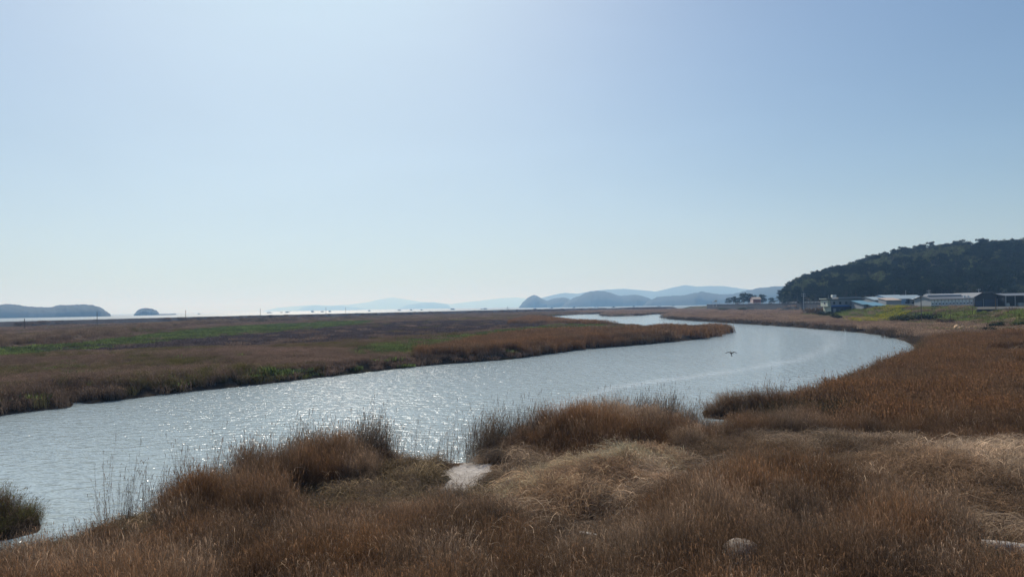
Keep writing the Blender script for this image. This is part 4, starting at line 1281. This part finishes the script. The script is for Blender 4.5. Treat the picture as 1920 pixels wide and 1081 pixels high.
# long greenhouse with white side curtain
D = 256.0; x0, x1 = ux(1746, D), ux(1825, D); W_ = x1 - x0; zb = min(gz1(x0, D), gz1(x1, D)) - .1
g_ = empty('greenhouse', (x0, D, zb)); setp(g_, 'long low livestock shed with white side curtain and grey ridge vent roof', 'shed')
he = vz(1785, 560.2, D) - zb; hr = vz(1785, 554.5, D + 5.5) - zb; dp = 11.0
MB().box(0, W_, .2, dp, 0, he * .28).build('base_wall', P_CONC, g_)
MB().prism_x([(.35, he * .28), (dp - .2, he * .28), (dp - .2, he), (dp / 2, hr), (.35, he)], .05, W_ - .05).build('inner_wall', P_GREYW, g_)
nb = 12
for k in range(nb):
    MB().box(W_ * k / nb + .09, W_ * (k + 1) / nb - .09, .12, .19, he * .30, he * (.97)).build('curtain_panel', P_CURT, g_)
for k in range(nb + 1):
    MB().box(W_ * k / nb - .06, W_ * k / nb + .06, .02, .33, 0, he).build('post', P_STEEL, g_)
for k in range(nb):
    MB().box(W_ * (k + .5) / nb - .3, W_ * (k + .5) / nb + .3, .06, .115, he * .42, he * .56).build('vent_flap', P_DARK, g_)
for s_ in (0, 1):
    a = (-.7, he - .08) if s_ == 0 else (dp + .5, he - .05); b = (dp / 2, hr)
    MB().prism_x([a, b, (b[0], b[1] + .14), (a[0], a[1] + .14)], -.4, W_ + .4).build('roof', P_ROOFG, g_)
MB().prism_x([(dp / 2 - 1.3, hr - .1), (dp / 2 + 1.3, hr - .1), (dp / 2 + 1.3, hr + .55), (dp / 2, hr + .85), (dp / 2 - 1.3, hr + .55)], W_ * .08, W_ * .9).build('ridge_vent', P_STEEL, g_)
for k in (.86, .95):
    MB().tube([(W_ * k, 1.6, he + .5), (W_ * k, 1.6, he + 1.15)], .42, 10).build('fan_hood', P_WHITE, g_)

# dark barn and open shed
D = 263.0; x0, x1 = ux(1826.5, D), ux(1884, D); W_ = x1 - x0; zb = gz1(x0, D) - .1
b_ = empty('barn', (x0, D, zb)); setp(b_, 'dark grey barn with broad gambrel roof and navy doors', 'barn')
zr = vz(1857, 548, D) - zb; zs = vz(1870, 553.5, D) - zb; ze = vz(1884, 558, D) - zb
MB().prism_y([(0, 0), (W_, 0), (W_, ze - .1), (W_ * .76, zs - .1), (W_ * .58, zr - .12), (W_ * .25, zr - .16), (0, ze + .4)], 0, 16).build('wall', P_DARK, b_)
prof = [(-.4, ze + .32), (W_ * .25, zr - .1), (W_ * .58, zr), (W_ * .76, zs), (W_ + .4, ze - .12)]
for a, c_ in zip(prof[:-1], prof[1:]):
    MB().prism_y([a, c_, (c_[0], c_[1] + .13), (a[0], a[1] + .13)], -.5, 16.4).build('roof_panel', P_ROOFG, b_)
for k, (a, c_) in enumerate(((.04, .26), (.34, .74), (.78, .98))):
    MB().box(W_ * a, W_ * c_, -.07, .03, .05, ze * (.72 if k != 1 else .86)).build('door', P_NAVY, b_)
for k in (.0, .30, .76, 1.0):
    MB().box(W_ * k - .12, W_ * k + .12, -.14, -.01, 0, ze * .95).build('post', P_GREYW, b_)
D = 259.0; x0, x1 = ux(1884.5, D), ux(1985, D); W_ = x1 - x0; zb = gz1(x0, D) - .1
o_ = empty('open_shed', (x0, D, zb)); setp(o_, 'open fronted dark shed with pale columns at the right edge', 'shed')
zt = vz(1900, 554.5, D) - zb; zh = vz(1910, 550, D + 5) - zb
MB().box(0, W_, 9.6, 9.8, 0, zt).build('back_wall', P_DARK, o_)
MB().box(0, .2, .2, 9.59, 0, zt).build('side_wall', P_DARK, o_)
MB().prism_x([(-1.0, zt), (5, zh), (10.2, zt), (10.2, zt + .15), (5, zh + .15), (-1.0, zt + .15)], -.4, W_ + .4).build('roof', P_ROOFG, o_)
for k in range(6):
    MB().box(.25 + k * 3.6, .55 + k * 3.6, 0, .3, 0, zt - .02).build('column', P_STEEL, o_)
for k, (a, lb_) in enumerate(((1889, 'left white bale stacked inside the open shed'), (1912, 'middle white bale inside the open shed'), (1919, 'right white bale inside the open shed'))):
    q = MB().box(-.7, .7, -.5, .5, 0, 1.3).build('bale', P_WHITE, None, (ux(a, 263), 263, zb + .02), bevel=.2); setp(q, lb_, 'bale', 'bales in the open shed')

# red house by the quay
D = 560.0; x0, x1 = ux(1412.5, D), ux(1427, D); W_ = x1 - x0; zb = 4.0
h_ = empty('house', (x0, D, zb)); setp(h_, 'small red house with pale gable end by the quay wall', 'house')
e_, t_ = vz(1420, 560.5, D) - zb, vz(1420, 557, D) - zb
MB().prism_x([(0, 0), (7, 0), (7, e_), (3.5, t_), (0, e_)], 0, W_).build('wall', P_RED, h_)
MB().prism_x([(.1, .1), (6.9, .1), (6.9, e_ - .1), (3.5, t_ - .15), (.1, e_ - .1)], -.07, -.003).build('gable_wall', P_PINKW, h_)
for s_ in (-.4, 7.4):
    MB().prism_x([(s_, e_ - .2), (3.5, t_ + .02), (3.5, t_ + .2), (s_, e_)], -.4, W_ + .4).build('roof', P_TAN if s_ < 0 else P_RED, h_)
window(h_, 1.2, 2.4, 0, 1.2, 2.4); window(h_, 3.8, 5.0, 0, 1.2, 2.4)
n_ = empty('hut', (ux(1405, 545), 545, 4.0)); setp(n_, 'little grey white hut left of the red house', 'hut')
MB().box(0, 2.6, 0, 3, -1, 2.0).build('wall', P_PINKW, n_); MB().prism_x([(-.3, 1.95), (1.5, 2.7), (3.3, 1.95), (3.3, 2.1), (1.5, 2.85), (-.3, 2.1)], -.2, 2.8).build('roof', P_ROOFG, n_)

# quay wall running towards the hill
qa, qb = np.array([187.5, 655.0]), np.array([187.5, 400.0])
qw = empty('quay_wall', (187.5, 655, 0)); setp(qw, 'long dark concrete quay wall with pale railing by the shore', 'wall')
MB().box(-.4, .4, -255, 0, .5, 5.9).build('wall', P_DCONC, qw)
MB().box(-.6, .6, -255, 0, 5.903, 6.1).build('coping', P_DCONC, qw)
for k in range(52):
    MB().box(-.06, .06, -254 + k * 4.95, -253.85 + k * 4.95, 6.103, 7.0).build('rail_post', P_STEEL, qw)
MB().box(-.03, .03, -255, 0, 6.85, 7.0).build('rail', P_STEEL, qw)
MB().box(-.03, .03, -255, 0, 6.45, 6.55).build('rail', P_STEEL, qw)

# ramp and sign on the quay
rp = MB().prism_y([(0, 0), (7, -1.6), (7, -2.1), (0, -.5)], 0, 2).build('ramp', P_CONC, None, (ux(1397, 500), 500, 4.9)); setp(rp, 'pale concrete ramp sloping down from the quay', 'ramp')
sg = empty('sign', (ux(1341, 620), 620, 4.0)); setp(sg, 'pale yellow sign board on posts at the end of the quay', 'sign')
MB().box(-2.0, -1.8, 0, .2, 0, 5.0).build('post', P_STEEL, sg); MB().box(1.0, 1.2, 0, .2, 0, 5.6).build('post', P_STEEL, sg)
MB().box(-.6, 1.7, -.1, -.005, 4.2, 5.8).build('board', plain('cream_board', (.75, .70, .52), .6, .1), sg)
MB().box(-2.6, -1.2, -.1, -.005, 4.2, 5.0).build('board', P_WHITE, sg)
cb = MB().box(-.75, .75, 0, 1.2, 0, 1.9).build('cabinet', P_WHITE, None, (ux(1515, 300), 300, gz1(ux(1515, 300), 300)), bevel=.06); setp(cb, 'white cabinet standing by the double utility pole', 'cabinet')

# utility poles
def pole(u, vb, vt, D, label, arms=1, mat_=None, rad=.14, zb=None, dbl=False):
    x = ux(u, D); zb = (vz(u, vb, D) if zb is None else zb)
    zg = gz1(x, D)
    r = empty('utility_pole', (x, D, zg - .2)); setp(r, label, 'pole', 'utility poles')
    h = vz(u, vt, D) - zg + .2
    MB().tube([(0, 0, 0), (0, 0, h)], [rad, rad * .7], 7).build('pole', mat_ or P_WOOD, r)
    for k in range(arms):
        MB().box(-.9, .9, -.06, .06, h - .5 - k * .9, h - .38 - k * .9).build('crossarm', mat_ or P_WOOD, r)
        for q in (-.75, 0.35, .75):
            MB().tube([(q, 0, h - .377 - k * .9), (q, 0, h - .15 - k * .9)], .05, 5).build('insulator', P_WHITE, r)
    return r
ORD = ['first', 'second', 'third', 'fourth', 'fifth', 'sixth', 'seventh', 'eighth', 'ninth', 'tenth', 'eleventh', 'twelfth', 'thirteenth', 'fourteenth']
for k, (u_, vb, vt, D_) in enumerate(((46, 616, 597, 292), (182, 609, 583.5, 340), (348, 600, 581, 420), (488, 592, 578, 500), (611, 588, 576, 575), (648, 587, 576, 600))):
    pole(u_, vb, vt, D_, 'thin dark pole along the dyke, %s from the left' % ORD[k], 0, None, .16)
pole(1507, 572, 549, 300, 'grey utility pole left of the two storey house, standing by the white cabinet', 2, P_STEEL, .16)
pole(1699, 570, 544, 300, 'thin mast rising above the roof of the light blue hall', 0, P_STEEL, .12)
pole(1742.5, 572, 543, 275, 'pale utility pole between the workshop and the livestock shed', 2, P_STEEL, .16)
pole(1727, 584, 557, 172, 'dark pole on the green bank in front of the workshop', 0, None, .12)
pole(1867, 584, 558, 168, 'dark pole on the green bank in front of the barn', 0, None, .12)
pole(1836, 566, 541, 290, 'utility pole behind the roof of the dark barn', 1, P_STEEL, .16)

# road edge and kerb walls on the raised land
ka = MB().box(0, ux(2050, 172) - ux(1832, 172), 0, .35, -.5, .42).build('kerb_wall', P_DCONC, None, (ux(1832, 172), 172, gz1(ux(1860, 172), 172))); setp(ka, 'low dark kerb wall along the grey yard before the barn', 'wall')
kb = MB().box(0, ux(1772, 240) - ux(1660, 240), 0, .3, -.4, .62).build('kerb_wall', P_CONC, None, (ux(1660, 240), 240, gz1(ux(1700, 240), 240))); setp(kb, 'pale kerb wall along the road below the light blue hall', 'wall')

# ------------------------------------------------------------------ shrubs and small trees on the right bank
BUSH = {}
def bush(u, v, z, w, h, kind, label, group='shrubs on the right bank', D=None):
    p_ = at(u, v, z) if D is None else atd(u, v, D)
    zz = gz1(p_[0], p_[1])
    cols = {'dark': (.028, .036, .024), 'green': (.07, .095, .035), 'brown': (.12, .085, .06), 'olive': (.10, .105, .05), 'pale': (.26, .20, .12)}
    if kind not in BUSH:
        m_ = leafmat_solid('bush_leaves_' + kind, cols[kind])
        bl = [(RNG.uniform(-.35, .35), RNG.uniform(-.3, .3), RNG.uniform(.3, .62), RNG.uniform(.22, .38)) for _ in range(9)]
        V, Q, r_, q_ = leaf_cloud(bl, 520, .055, .2)
        cr = mesh_np('crown', V, Q, [m_], False, {'rnd': ('FLOAT', r_)})
        st_ = MB()
        for b_0 in bl: st_.tube([(b_0[0] * .2, b_0[1] * .2, -.1), (b_0[0] * .7, b_0[1] * .7, b_0[2] * .6), b_0[:3]], [.03, .02, .008], 4)
        BUSH[kind] = (cr, st_.mesh('stems', M_BARK))
    r = empty('bush', (p_[0], p_[1], zz - .05), (u * 1.7) % 6.28); r.scale = (w, w, h)
    link('crown', BUSH[kind][0], r); link('stems', BUSH[kind][1], r)
    setp(r, label, 'bush', group)
bush(1567, 591, 2.5, 3.4, 2.8, 'dark', 'round dark bush standing alone below the two storey house')
bush(1532, 577, 4, 7, 4.2, 'brown', 'brown leafless thicket left of the two storey house', D=272)
bush(1551, 577, 4, 5, 2.4, 'dark', 'low dark bush at the pale corner of the two storey house', D=258)
bush(1520, 576, 4, 6, 3.2, 'brown', 'brown thicket right of the white cabinet', D=285)
bush(1684, 594, 2.6, 5.5, 2.6, 'olive', 'grey green bush right beside the yellow rape flowers')
bush(1700, 594, 2.6, 6.0, 3.2, 'olive', 'grey green bush second right of the yellow rape flowers')
bush(1716, 593, 2.6, 6.0, 3.0, 'dark', 'dark bush left of the pole on the green bank')
bush(1738, 590, 3.0, 6.0, 2.6, 'dark', 'dark bush right of the pole on the green bank')
bush(1706, 600, 1.5, 2.8, 1.3, 'pale', 'straw coloured bush at the foot of the green bank, left of two')
bush(1733, 602, 1.5, 2.8, 1.4, 'pale', 'straw coloured bush at the foot of the green bank, right of two')
bush(1775, 597, 2.5, 4.2, 2.4, 'brown', 'brown bush on the green bank left of the orange rubble')
bush(1832, 597, 2.5, 3.5, 1.4, 'pale', 'pale grey bush right of the orange rubble heap')
bush(1868, 607, 2.0, 3.0, 1.9, 'dark', 'glossy dark bush on the green bank below the barn')
bush(1852, 622, 1.2, 2.6, 1.5, 'dark', 'dark bush at the foot of the green bank among dead reeds')
bush(1912, 603, 2.5, 3.0, 1.8, 'green', 'bright green bush at the right edge of the bank')
bush(1783, 613, 1.4, 3.0, 1.0, 'green', 'low green bush at the foot of the bank left of the rubble')
bush(1893, 618, 1.5, 2.6, 1.3, 'green', 'green bush low on the bank near the right edge')
bush(1357, 578, 4, 9, 3.6, 'olive', 'olive bush at the foot of the quay wall', D=520)
bush(1392, 574, 4, 8, 4.0, 'olive', 'olive bush beside the pale concrete ramp', D=490)
for u_, lb_ in ((1782, 'leafless small tree in front of the white curtain, left of two'), (1823, 'leafless small tree in front of the livestock shed, right of two')):
    p_ = atd(u_, 584, 172)
    single_tree('bare', 0 if u_ < 1800 else 1, p_[0], p_[1], .52, u_ * .3, 0, None, 1.0, None, lb_, 'tree', 'leafless trees before the livestock shed')

# orange rubble heap
P_SAND = plain('orange_stone', (.52, .34, .20), .9, .25, 3)
rb = at(1808, 606, 2.4); rz_ = gz1(rb[0], rb[1])
rh = empty('rubble_heap', (rb[0], rb[1], rz_)); setp(rh, 'heap of pale orange rubble lying on the green bank', 'rubble')
def rock_mesh(name, s, m_, seed=0, sub=2, flat=.75):
    import bmesh
    bm = bmesh.new(); bmesh.ops.create_icosphere(bm, subdivisions=sub, radius=1)
    rg = np.random.default_rng(seed); off = rg.random(3) * 50
    for v in bm.verts:
        c_ = np.array(v.co); k_ = .78 + .5 * float(fbm(np.array([c_[0] + off[0] + c_[2]]), np.array([c_[1] + off[1] - c_[2] * .6]), .9, seed, 3)[0])
        v.co = Vector(c_ * k_ * np.array(s)); v.co.z *= flat
    me = bpy.data.meshes.new(name); bm.to_mesh(me); bm.free(); me.materials.append(m_)
    return me
rmesh = [rock_mesh('rock', (.6, .5, .6), P_SAND, k) for k in range(3)]
for k in range(11):
    o = link('rock', rmesh[k % 3], rh, (RNG.uniform(-1.5, 1.7), RNG.uniform(-.7, .7), RNG.uniform(.05, .5)))
    o.rotation_euler = RNG.uniform(0, 6, 3); o.scale = [RNG.uniform(.5, 1.2)] * 3

# ------------------------------------------------------------------ rafts, boats and beacon on the sea
P_RAFT = plain('dark_raft', (.07, .075, .085), .8, .2)
def raft(u, wpx, hpx, label, D=2500, mast=False):
    x = ux(u, D); k = D / F
    r = empty('sea_raft', (x, D, 0)); setp(r, label, 'raft', 'work rafts moored on the sea')
    w, h = wpx * k, hpx * k
    MB().box(-w / 2, w / 2, -4, 4, -.2, h * .35).build('deck', P_RAFT, r)
    MB().box(-w * .42, w * .3, -3, 3, h * .353, h).build('cabin', P_DARK, r)
    MB().box(-w * .45, w * .34, -3.4, 3.4, h + .003, h * 1.12).build('roof', P_ROOFG, r)
    if mast:
        MB().tube([(w * .38, 0, h * .353), (w * .95, 0, h * 1.7)], .35, 5).build('boom', P_DARK, r)
rl = [(505, 9, 1.6), (528, 4, 1.3), (538.5, 7, 1.9), (586, 5, 2.4), (604.5, 6, 1.7), (618.5, 5, 2.0), (692.5, 4.5, 1.9), (749, 7, 1.6), (771, 4.5, 1.9), (790.5, 4, 1.8), (849, 9, 2.4), (903, 4, 1.4), (910, 7.5, 2.0)]
for k, (u_, w_, h_) in enumerate(rl):
    raft(u_, w_, h_, 'dark work raft on the bright sea, %s from the left' % ORD[k], 2500 + 25 * (k % 3), k == 2)
raft(373, 4, 1.3, 'small lone raft on the sea right of the round islet', 2600)
bc = empty('beacon', (ux(951.5, 2600), 2600, 0)); setp(bc, 'slender beacon tower on a low base in the sea', 'beacon')
MB().box(-7, 9, -4, 4, -.2, 1.2).build('base', P_RAFT, bc)
MB().tube([(0, 0, 1.2), (0, 0, 8.5)], [1.4, .8], 8).build('tower', P_ROOFG, bc)
MB().tube([(0, 0, 8.5), (0, 0, 9.8)], [1.3, .3], 8).build('lantern', P_DARK, bc)
P_HULL = plain('boat_hull', (.35, .38, .42), .6, .2)
for k, u_ in enumerate((1003, 1034, 1076, 1118, 1150, 1188, 1236, 1262)):
    D_ = 1900 + (k * 137) % 500
    r = empty('fishing_boat', (ux(u_, D_), D_, 0)); setp(r, 'tiny fishing boat on the strip of sea before the blue islands, %s from the left' % ORD[k], 'boat', 'fishing boats before the islands')
    L = 9 + (k * 3) % 5
    MB().prism_x([(-1.5, 0), (1.5, 0), (2, 1.6), (-2, 1.6)], -L / 2, L / 2).build('hull', P_HULL if k % 2 else P_RAFT, r)
    MB().box(-L * .1, L * .25, -1.2, 1.2, 1.603, 3.6).build('cabin', P_WHITE if k % 3 == 0 else P_RAFT, r)
    MB().tube([(-L * .2, 0, 1.6), (-L * .2, 0, 5.5)], .12, 4).build('mast', P_DARK, r)

# ------------------------------------------------------------------ small things
P_BLACK = plain('black_plastic', (.012, .012, .014), .5, .3)
q = at(1060, 607, 1.0)
bx_ = empty('crate', (q[0], q[1], gz1(q[0], q[1]))); setp(bx_, 'black box lying in the green grass across the river', 'box')
MB().box(-.8, .8, -.5, .5, 0, 1.0).build('body', P_BLACK, bx_, bevel=.04); MB().box(-.86, .86, -.56, .56, 1.003, 1.1).build('lid', P_BLACK, bx_)

# flying bird low over the river
P_FEATH = plain('grey_feathers', (.05, .048, .046), .8, .25, 6)
P_WFEATH = plain('white_feathers', (.75, .75, .73), .8, .1, 6)
def bird_mesh(name, m_):
    import bmesh
    b = MB()
    b.tube([(-.42, 0, .02), (-.30, 0, .02), (-.1, 0, 0), (.1, 0, .0), (.24, 0, .03), (.36, 0, .07), (.41, 0, .08), (.46, 0, .07), (.54, 0, .055)], [.02, .05, .085, .095, .07, .04, .045, .03, .006], 8)
    for s_ in (-1, 1):
        sec = [(0.07, .05, .22), (.30, .30, .22), (.58, .24, .17), (.82, .06, .09)]
        vs, fs = [], []
        for yy, zz, ch in sec:
            le = .12 - .10 * yy
            vs += [(le, s_ * yy, zz), (le - ch * .5, s_ * yy, zz + .018), (le - ch, s_ * yy, zz - .005), (le - ch * .5, s_ * yy, zz - .010)]
        for k in range(3):
            for j in range(4): fs.append((k * 4 + j, k * 4 + (j + 1) % 4, k * 4 + 4 + (j + 1) % 4, k * 4 + 4 + j))
        fs += [(0, 1, 2, 3), (12, 15, 14, 13)]
        b._add(vs, fs)
    b._add([(-.40, -.05, .02), (-.40, .05, .02), (-.60, .09, .01), (-.60, -.09, .01), (-.40, -.05, .03), (-.40, .05, .03), (-.60, .09, .016), (-.60, -.09, .016)], [(0, 1, 2, 3), (7, 6, 5, 4), (0, 4, 5, 1), (1, 5, 6, 2), (2, 6, 7, 3), (3, 7, 4, 0)])
    return b.mesh(name, m_, True)
bd = link('flying_bird', bird_mesh('flying_bird', P_FEATH)); bp_ = atd(1371, 662.5, 78)
bd.location = bp_; bd.rotation_euler = (R(0), R(-36), R(82)); bd.scale = (.8,) * 3
setp(bd, 'dark bird flying low over the river with wings spread', 'bird')
# white egret on the far right bank
eg = at(1585, 616.5, .6)
e_ = MB()
e_.tube([(-.30, 0, .52), (-.18, 0, .56), (0, 0, .6), (.14, 0, .66), (.20, 0, .78), (.17, 0, .92), (.22, 0, 1.02), (.30, 0, 1.03), (.42, 0, 1.0)], [.02, .08, .11, .09, .04, .03, .04, .03, .006], 8)
for s_ in (-.05, .05): e_.tube([(.02, s_, .55), (.0, s_, .28), (.03, s_, 0)], [.018, .012, .012], 5)
eo = e_.build('egret', P_WFEATH, None, (eg[0], eg[1], gz1(eg[0], eg[1])), True); eo.rotation_euler = (0, 0, R(200)); setp(eo, 'white egret standing at the edge of the right bank', 'bird')

# near bank: boulder, log and flotsam
P_STONE = plain('pale_boulder', (.40, .345, .29), .9, .45, 7)
q = BOULDER
bo = link('boulder', rock_mesh('boulder', (.46, .38, .50), P_STONE, 5, 4, 1.0), None, (q[0], q[1], gz1(q[0], q[1]) + .27))
setp(bo, 'pale rounded boulder half hidden in the near reeds', 'boulder')
P_LOG = plain('bleached_log', (.46, .41, .36), .9, .3, 6)
la, lb = np.array([*LOG_A, 1.55]), np.array([*LOG_B, 1.55])
lg = MB().tube([la, la * .7 + lb * .3 + np.array([0, .01, .01]), la * .35 + lb * .65, lb], [.14, .15, .15, .155], 12).build('log', P_LOG, None, None, True)
lz = max(gz1(la[0], la[1]), gz1(lb[0], lb[1])) + .17 - 1.55; lg.location = (0, 0, lz)
setp(lg, 'bleached grey log lying near the right corner', 'log')
P_FOAM = plain('white_foam', (.72, .70, .64), .8, .1)
def litter(name, u, v, mb, m_, label, cat, z=None, bev=.004, rz=0.0, up=.12):
    p_ = at(u, v, 1.2)
    for _ in range(4): p_ = at(u, v, gz1(p_[0], p_[1]) + up)
    o = mb.build(name, m_, None, p_, bevel=bev); o.rotation_euler = (RNG.uniform(-.2, .2), RNG.uniform(-.2, .2), rz); setp(o, label, cat)
    return o
litter('foam_box', 1424, 918, MB().box(-.09, .09, -.05, .05, -.02, .02).box(-.09, -.07, -.05, .05, .0205, .11).box(.07, .09, -.05, .05, .0205, .11), P_FOAM, 'small cream foam box standing among brown reeds', 'box', up=.5)
bt_ = MB().tube([(-.1, 0, 0), (.05, 0, 0), (.09, 0, 0), (.12, 0, 0)], [.04, .04, .016, .016], 8)
litter('bottle', 1221, 917, bt_, plain('blue_plastic', (.03, .04, .30), .35, .1), 'dark blue bottle caught in the pale straw', 'bottle', bev=0, up=.25)
litter('plank', 1103, 999, MB().box(-.20, .20, -.06, .06, -.012, .012), P_FOAM, 'pale flat board lying in the middle of the near reeds', 'board', rz=-.4, up=.45)
litter('litter_scrap', 905, 942, MB().box(-.05, .05, -.03, .03, -.02, .03), P_WHITE, 'white scrap beside the muddy gap', 'litter', up=.1)
litter('litter_scrap', 831, 891, MB().box(-.06, .06, -.03, .03, -.02, .02), P_WHITE, 'white scrap at the dark end of the muddy gap', 'litter', up=.1)
litter('litter_scrap', 1322, 814, MB().box(-.16, .16, -.08, .08, -.02, .10), P_FOAM, 'pale lump at the waterline below the reed spit', 'litter', up=.15)
litter('litter_scrap', 1567, 797, MB().box(-.18, .18, -.08, .08, -.02, .06), P_WHITE, 'white scrap floating at the end of the inlet', 'litter', up=.15)
litter('litter_scrap', 1587, 919, MB().box(-.04, .04, -.03, .03, -.02, .05), plain('turquoise_scrap', (.35, .55, .55), .5, .1), 'pale turquoise scrap in the flattened straw', 'litter', up=.25)
litter('litter_scrap', 1690, 1029, MB().box(-.12, .10, -.04, .04, -.02, .07), plain('orange_scrap', (.55, .24, .08), .8, .3, 12), 'orange scrap caught in the reeds left of the log', 'litter', up=.5)
litter('litter_scrap', 128, 1036, MB().box(-.12, .12, -.05, .05, -.01, .02), plain('pale_blue_scrap', (.55, .62, .66), .5, .1), 'pale blue scrap at the waterline near the left corner', 'litter', up=.06)
sa_, sb_ = at(212, 1030, .9), at(230, 1006, .9); sb_[2] += .25
sk_ = MB().tube([sa_, (sa_ + sb_) / 2 + np.array([.01, 0, .02]), sb_], [.016, .015, .01], 6).build('driftwood_stick', plain('bleached_stick', (.48, .42, .30), .9, .2, 8)); setp(sk_, 'bleached stick leaning on the dark matted grass', 'stick')

# ------------------------------------------------------------------ haze
M_HAZE = bpy.data.materials.new('haze_air')
M_HAZE.use_nodes = True
nt = M_HAZE.node_tree
nt.nodes.clear()
ho = nt.nodes.new('ShaderNodeOutputMaterial')
pv = nt.nodes.new('ShaderNodeVolumePrincipled')
pv.inputs['Color'].default_value = (.33, .60, 1.0, 1)
pv.inputs['Absorption Color'].default_value = (1, 1, 1, 1)   # no absorption: the air only scatters, blue most
pv.inputs['Density'].default_value = 0.00021
pv.inputs['Anisotropy'].default_value = 0.2
nt.links.new(pv.outputs[0], ho.inputs['Volume'])
hb = MB().box(-14000, 14000, -3500, 31500, -4.5, 330)
ho_ = hb.build('haze', M_HAZE)
setp(ho_, 'thin pale haze over the estuary', 'haze', None, 'stuff')
